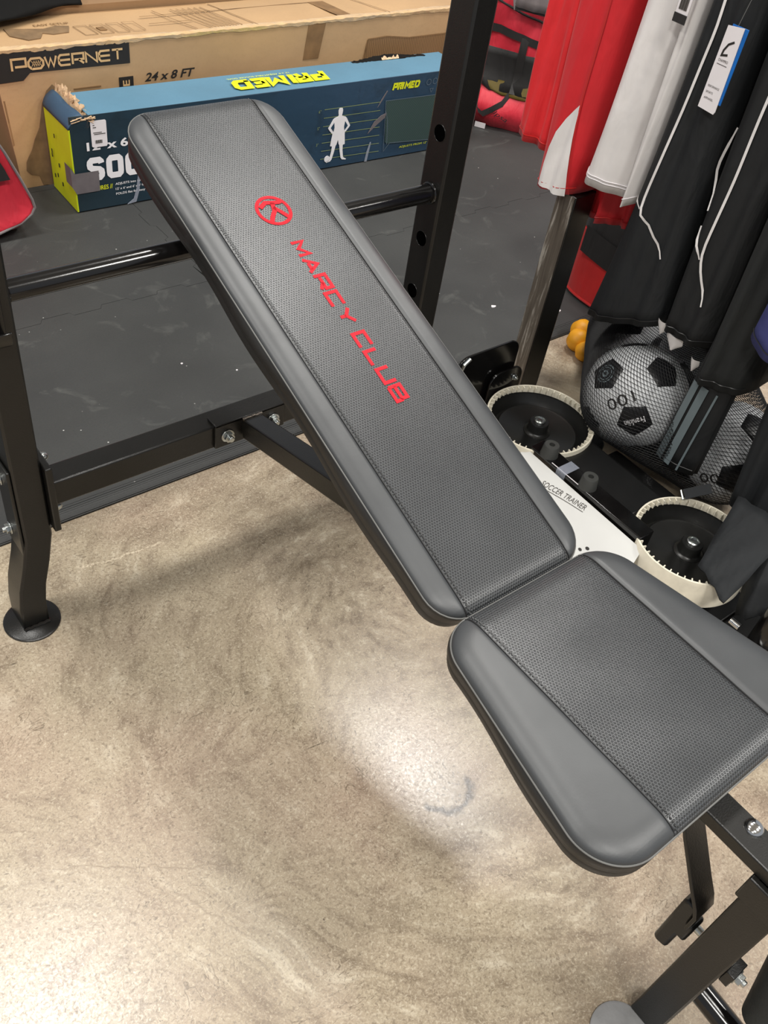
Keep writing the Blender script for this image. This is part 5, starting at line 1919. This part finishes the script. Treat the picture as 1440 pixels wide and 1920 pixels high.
# spin the first ball until two more black panels sit upper left and right of it
best = None
for i in range(72):
    R_ = face_rot(toward(B1, 0.0, -0.50), 2 * PI * i / 72)
    sc = 0
    for tgt in ((-0.58, 0.42), (0.44, 0.24)):
        d = toward(B1, *tgt)
        sc += max((R_ @ q).dot(d) for q in ICO)
    if best is None or sc > best[0]:
        best = (sc, R_)
b1 = football(B1, best[1], 'white and black football resting lowest on the left of the net bag')
b2 = football(B2, face_rot(toward(B2, -0.05, 0.25), 0.8), 'white and black football highest at the back left of the net bag')
b3 = football(B3, face_rot(toward(B3, -0.30, -0.20), 0.3), 'white and black football behind the white shorts lining at the back of the net bag')
b4 = football(B4, face_rot(toward(B4, -0.55, 0.35), 0.5), 'white and black football right of the striped pants leg in the net bag')


def on_ball(ball, B, d, string, mat, w, h, roll, bold=0.0, name='lettering'):
    d = d.normalized()
    x = (RIGHT - d * RIGHT.dot(d)).normalized()
    y = d.cross(x)
    x, y = x * math.cos(roll) + y * math.sin(roll), y * math.cos(roll) - x * math.sin(roll)
    fr = Matrix(((x.x, y.x, d.x, B.x), (x.y, y.y, d.y, B.y), (x.z, y.z, d.z, B.z), (0, 0, 0, 1)))

    def warp(q):
        v = Vector((q.x - w / 2, q.y - h / 2, BR)).normalized() * (BR + 0.0007)
        return v
    return text(string, mat, fr, width=w, height=h, parent=ball, warp=warp, bold=bold, name=name)


on_ball(b1, B1, toward(B1, -0.28, -0.10), '100', 'ink_black', 0.060, 0.024, PI + 0.42, 0.0)
on_ball(b1, B1, toward(B1, 0.0, -0.50), 'Franklin', 'white_ink', 0.042, 0.014, PI + 0.42, 0.02)
on_ball(b4, B4, toward(B4, -0.25, -0.55), '100', 'ink_black', 0.055, 0.022, PI + 0.3, 0.0)


def rings_on(ball, B, d):
    d = d.normalized()
    x = (RIGHT - d * RIGHT.dot(d)).normalized()
    y = d.cross(x)
    mb = MB()
    for r, w in ((0.019, 0.0010), (0.014, 0.0008), (0.006, 0.0022)):
        for rr_ in (0,):
            A, C_ = [], []
            for i in range(33):
                a = 2 * PI * i / 32
                for lst, q in ((A, r - w), (C_, r + w)):
                    lst.append(B + (d * BR + (x * math.cos(a) + y * math.sin(a)) * q).normalized() * (BR + 0.0007))
            mb.grid([A, C_])
    mb.build('printed_rings', 'stripe', ball, smooth=False, fix=False)


p1 = max((best[1] @ q for q in ICO), key=lambda q: q.dot(toward(B1, -0.55, 0.42)))
rings_on(b1, B1, p1)
p3 = max((face_rot(toward(B3, -0.30, -0.20), 0.3) @ q for q in ICO), key=lambda q: q.dot(toward(B3, -0.30, -0.20)))
rings_on(b3, B3, p3)


def net_bag(balls, name, label, nu, nv, lift=0.004, thick=0.0011):
    bm = bmesh.new()
    for B in balls:
        for i in range(400):
            z = 1 - 2 * (i + 0.5) / 400
            a = i * 2.39996
            r = math.sqrt(1 - z * z)
            bm.verts.new(B + Vector((r * math.cos(a), r * math.sin(a), z)) * (BR + lift))
    if name == 'hull':
        pass
    for q in neck:
        bm.verts.new(q)
    res = bmesh.ops.convex_hull(bm, input=bm.verts)
    bmesh.ops.delete(bm, geom=list({g_ for g_ in res['geom_interior'] + res['geom_unused'] if isinstance(g_, bmesh.types.BMVert)}), context='VERTS')
    bmesh.ops.triangulate(bm, faces=bm.faces)
    tree = BVHTree.FromBMesh(bm)
    c = sum(balls, Vector()) / len(balls)
    rows = []
    for j in range(nv + 1):
        th = 0.04 + (PI - 0.08) * j / nv
        row = []
        for i in range(nu + 1):
            ph = 2 * PI * i / nu + 0.9 * th
            d = Vector((math.sin(th) * math.cos(ph), math.sin(th) * math.sin(ph), math.cos(th)))
            hit, nrm, idx, dist = tree.ray_cast(c, d)
            if hit is None:
                hit = c + d * 0.2
            row.append(hit + d * 0.0008 * math.sin(ph * 9 + th * 7))
        rows.append(row)
    bm.free()
    mb = MB()
    ids = [mb.vs(r[:-1]) for r in rows]
    for a, b in zip(ids, ids[1:]):
        for i in range(nu):
            k = (i + 1) % nu
            mb.f.append([a[i], a[k], b[k], b[i]])
    root = empty(name, (c.x, c.y, c.z - 0.2), label, 'net bag')
    o = mb.build('netting', 'netting', root, smooth=False, fix=False)
    w = o.modifiers.new('wire', 'WIREFRAME')
    w.thickness = thick * 2
    w.use_even_offset = False
    w.use_replace = True
    tag(o, kind='stuff')
    return root


neck = [Vector((1.68, 0.90, 0.345)), Vector((1.66, 0.86, 0.345))]
nb_ = net_bag([B1, B2, B3, B4], 'ball_net_bag', 'black net bag full of footballs hanging under the shorts', 200, 108, thick=0.00085)
MB().tube([(1.67, 0.88, 0.343), (1.76, 0.89, 0.60), (1.76, 0.90, 1.10), (1.60, 0.905, 1.229)], 0.004, 8).build('draw_cord', 'netting', nb_)

# ------------------------------------------------------------------ glossy tube past the seat
gt = empty('metal_tube', (1.30, 0.25, 0.0), 'glossy black tube with a chrome cross rod beyond the seat pad', 'tube')
MB().lathe([(0, 0), (0.036, 0), (0.038, 0.003), (0.038, 0.20), (0.034, 0.206), (0, 0.206)], 32, axis_frame((1.31, 0.262, 0.0305), (0, 0, 1))).build('tube_body', 'steel_gloss', gt)
MB().tube([(1.262, 0.300, 0.072), (1.262, 0.215, 0.072)], 0.006, 14).build('cross_rod', 'chrome', gt)
MB().lathe([(0.006, 0), (0.014, 0), (0.014, 0.004), (0.006, 0.004)], 24, axis_frame((1.262, 0.266, 0.072), (0, -1, 0)), True).build('rod_collar', 'chrome', gt)
MB().lathe([(0, 0), (0.007, 0), (0.007, 0.02), (0, 0.02)], 16, axis_frame((1.262, 0.33, 0.10), (0, -1, 0))).build('rod_tip', 'chrome', gt)

# ------------------------------------------------------------------ small white scraps on the mat
for i, (x, y, s) in enumerate(((1.105, 1.66, 0.007), (1.10, 1.635, 0.004), (1.70, 1.42, 0.010), (1.60, 1.54, 0.006), (1.86, 1.32, 0.009), (1.62, 1.63, 0.004), (0.83, 1.57, 0.004), (0.93, 1.49, 0.004))):
    mb = MB()
    n = 7
    rr = random.Random(i)
    mb.prism([(x + s * rr.uniform(0.5, 0.9) * math.cos(2 * PI * q / n), y + s * rr.uniform(0.4, 0.8) * math.sin(2 * PI * q / n)) for q in range(n)], 0.0082, 0.0105)
    tag(mb.build('plastic_scrap', 'label', None, smooth=False), 'tiny white scrap lying on the dark floor mat', 'scrap', 'white scraps on the mat')
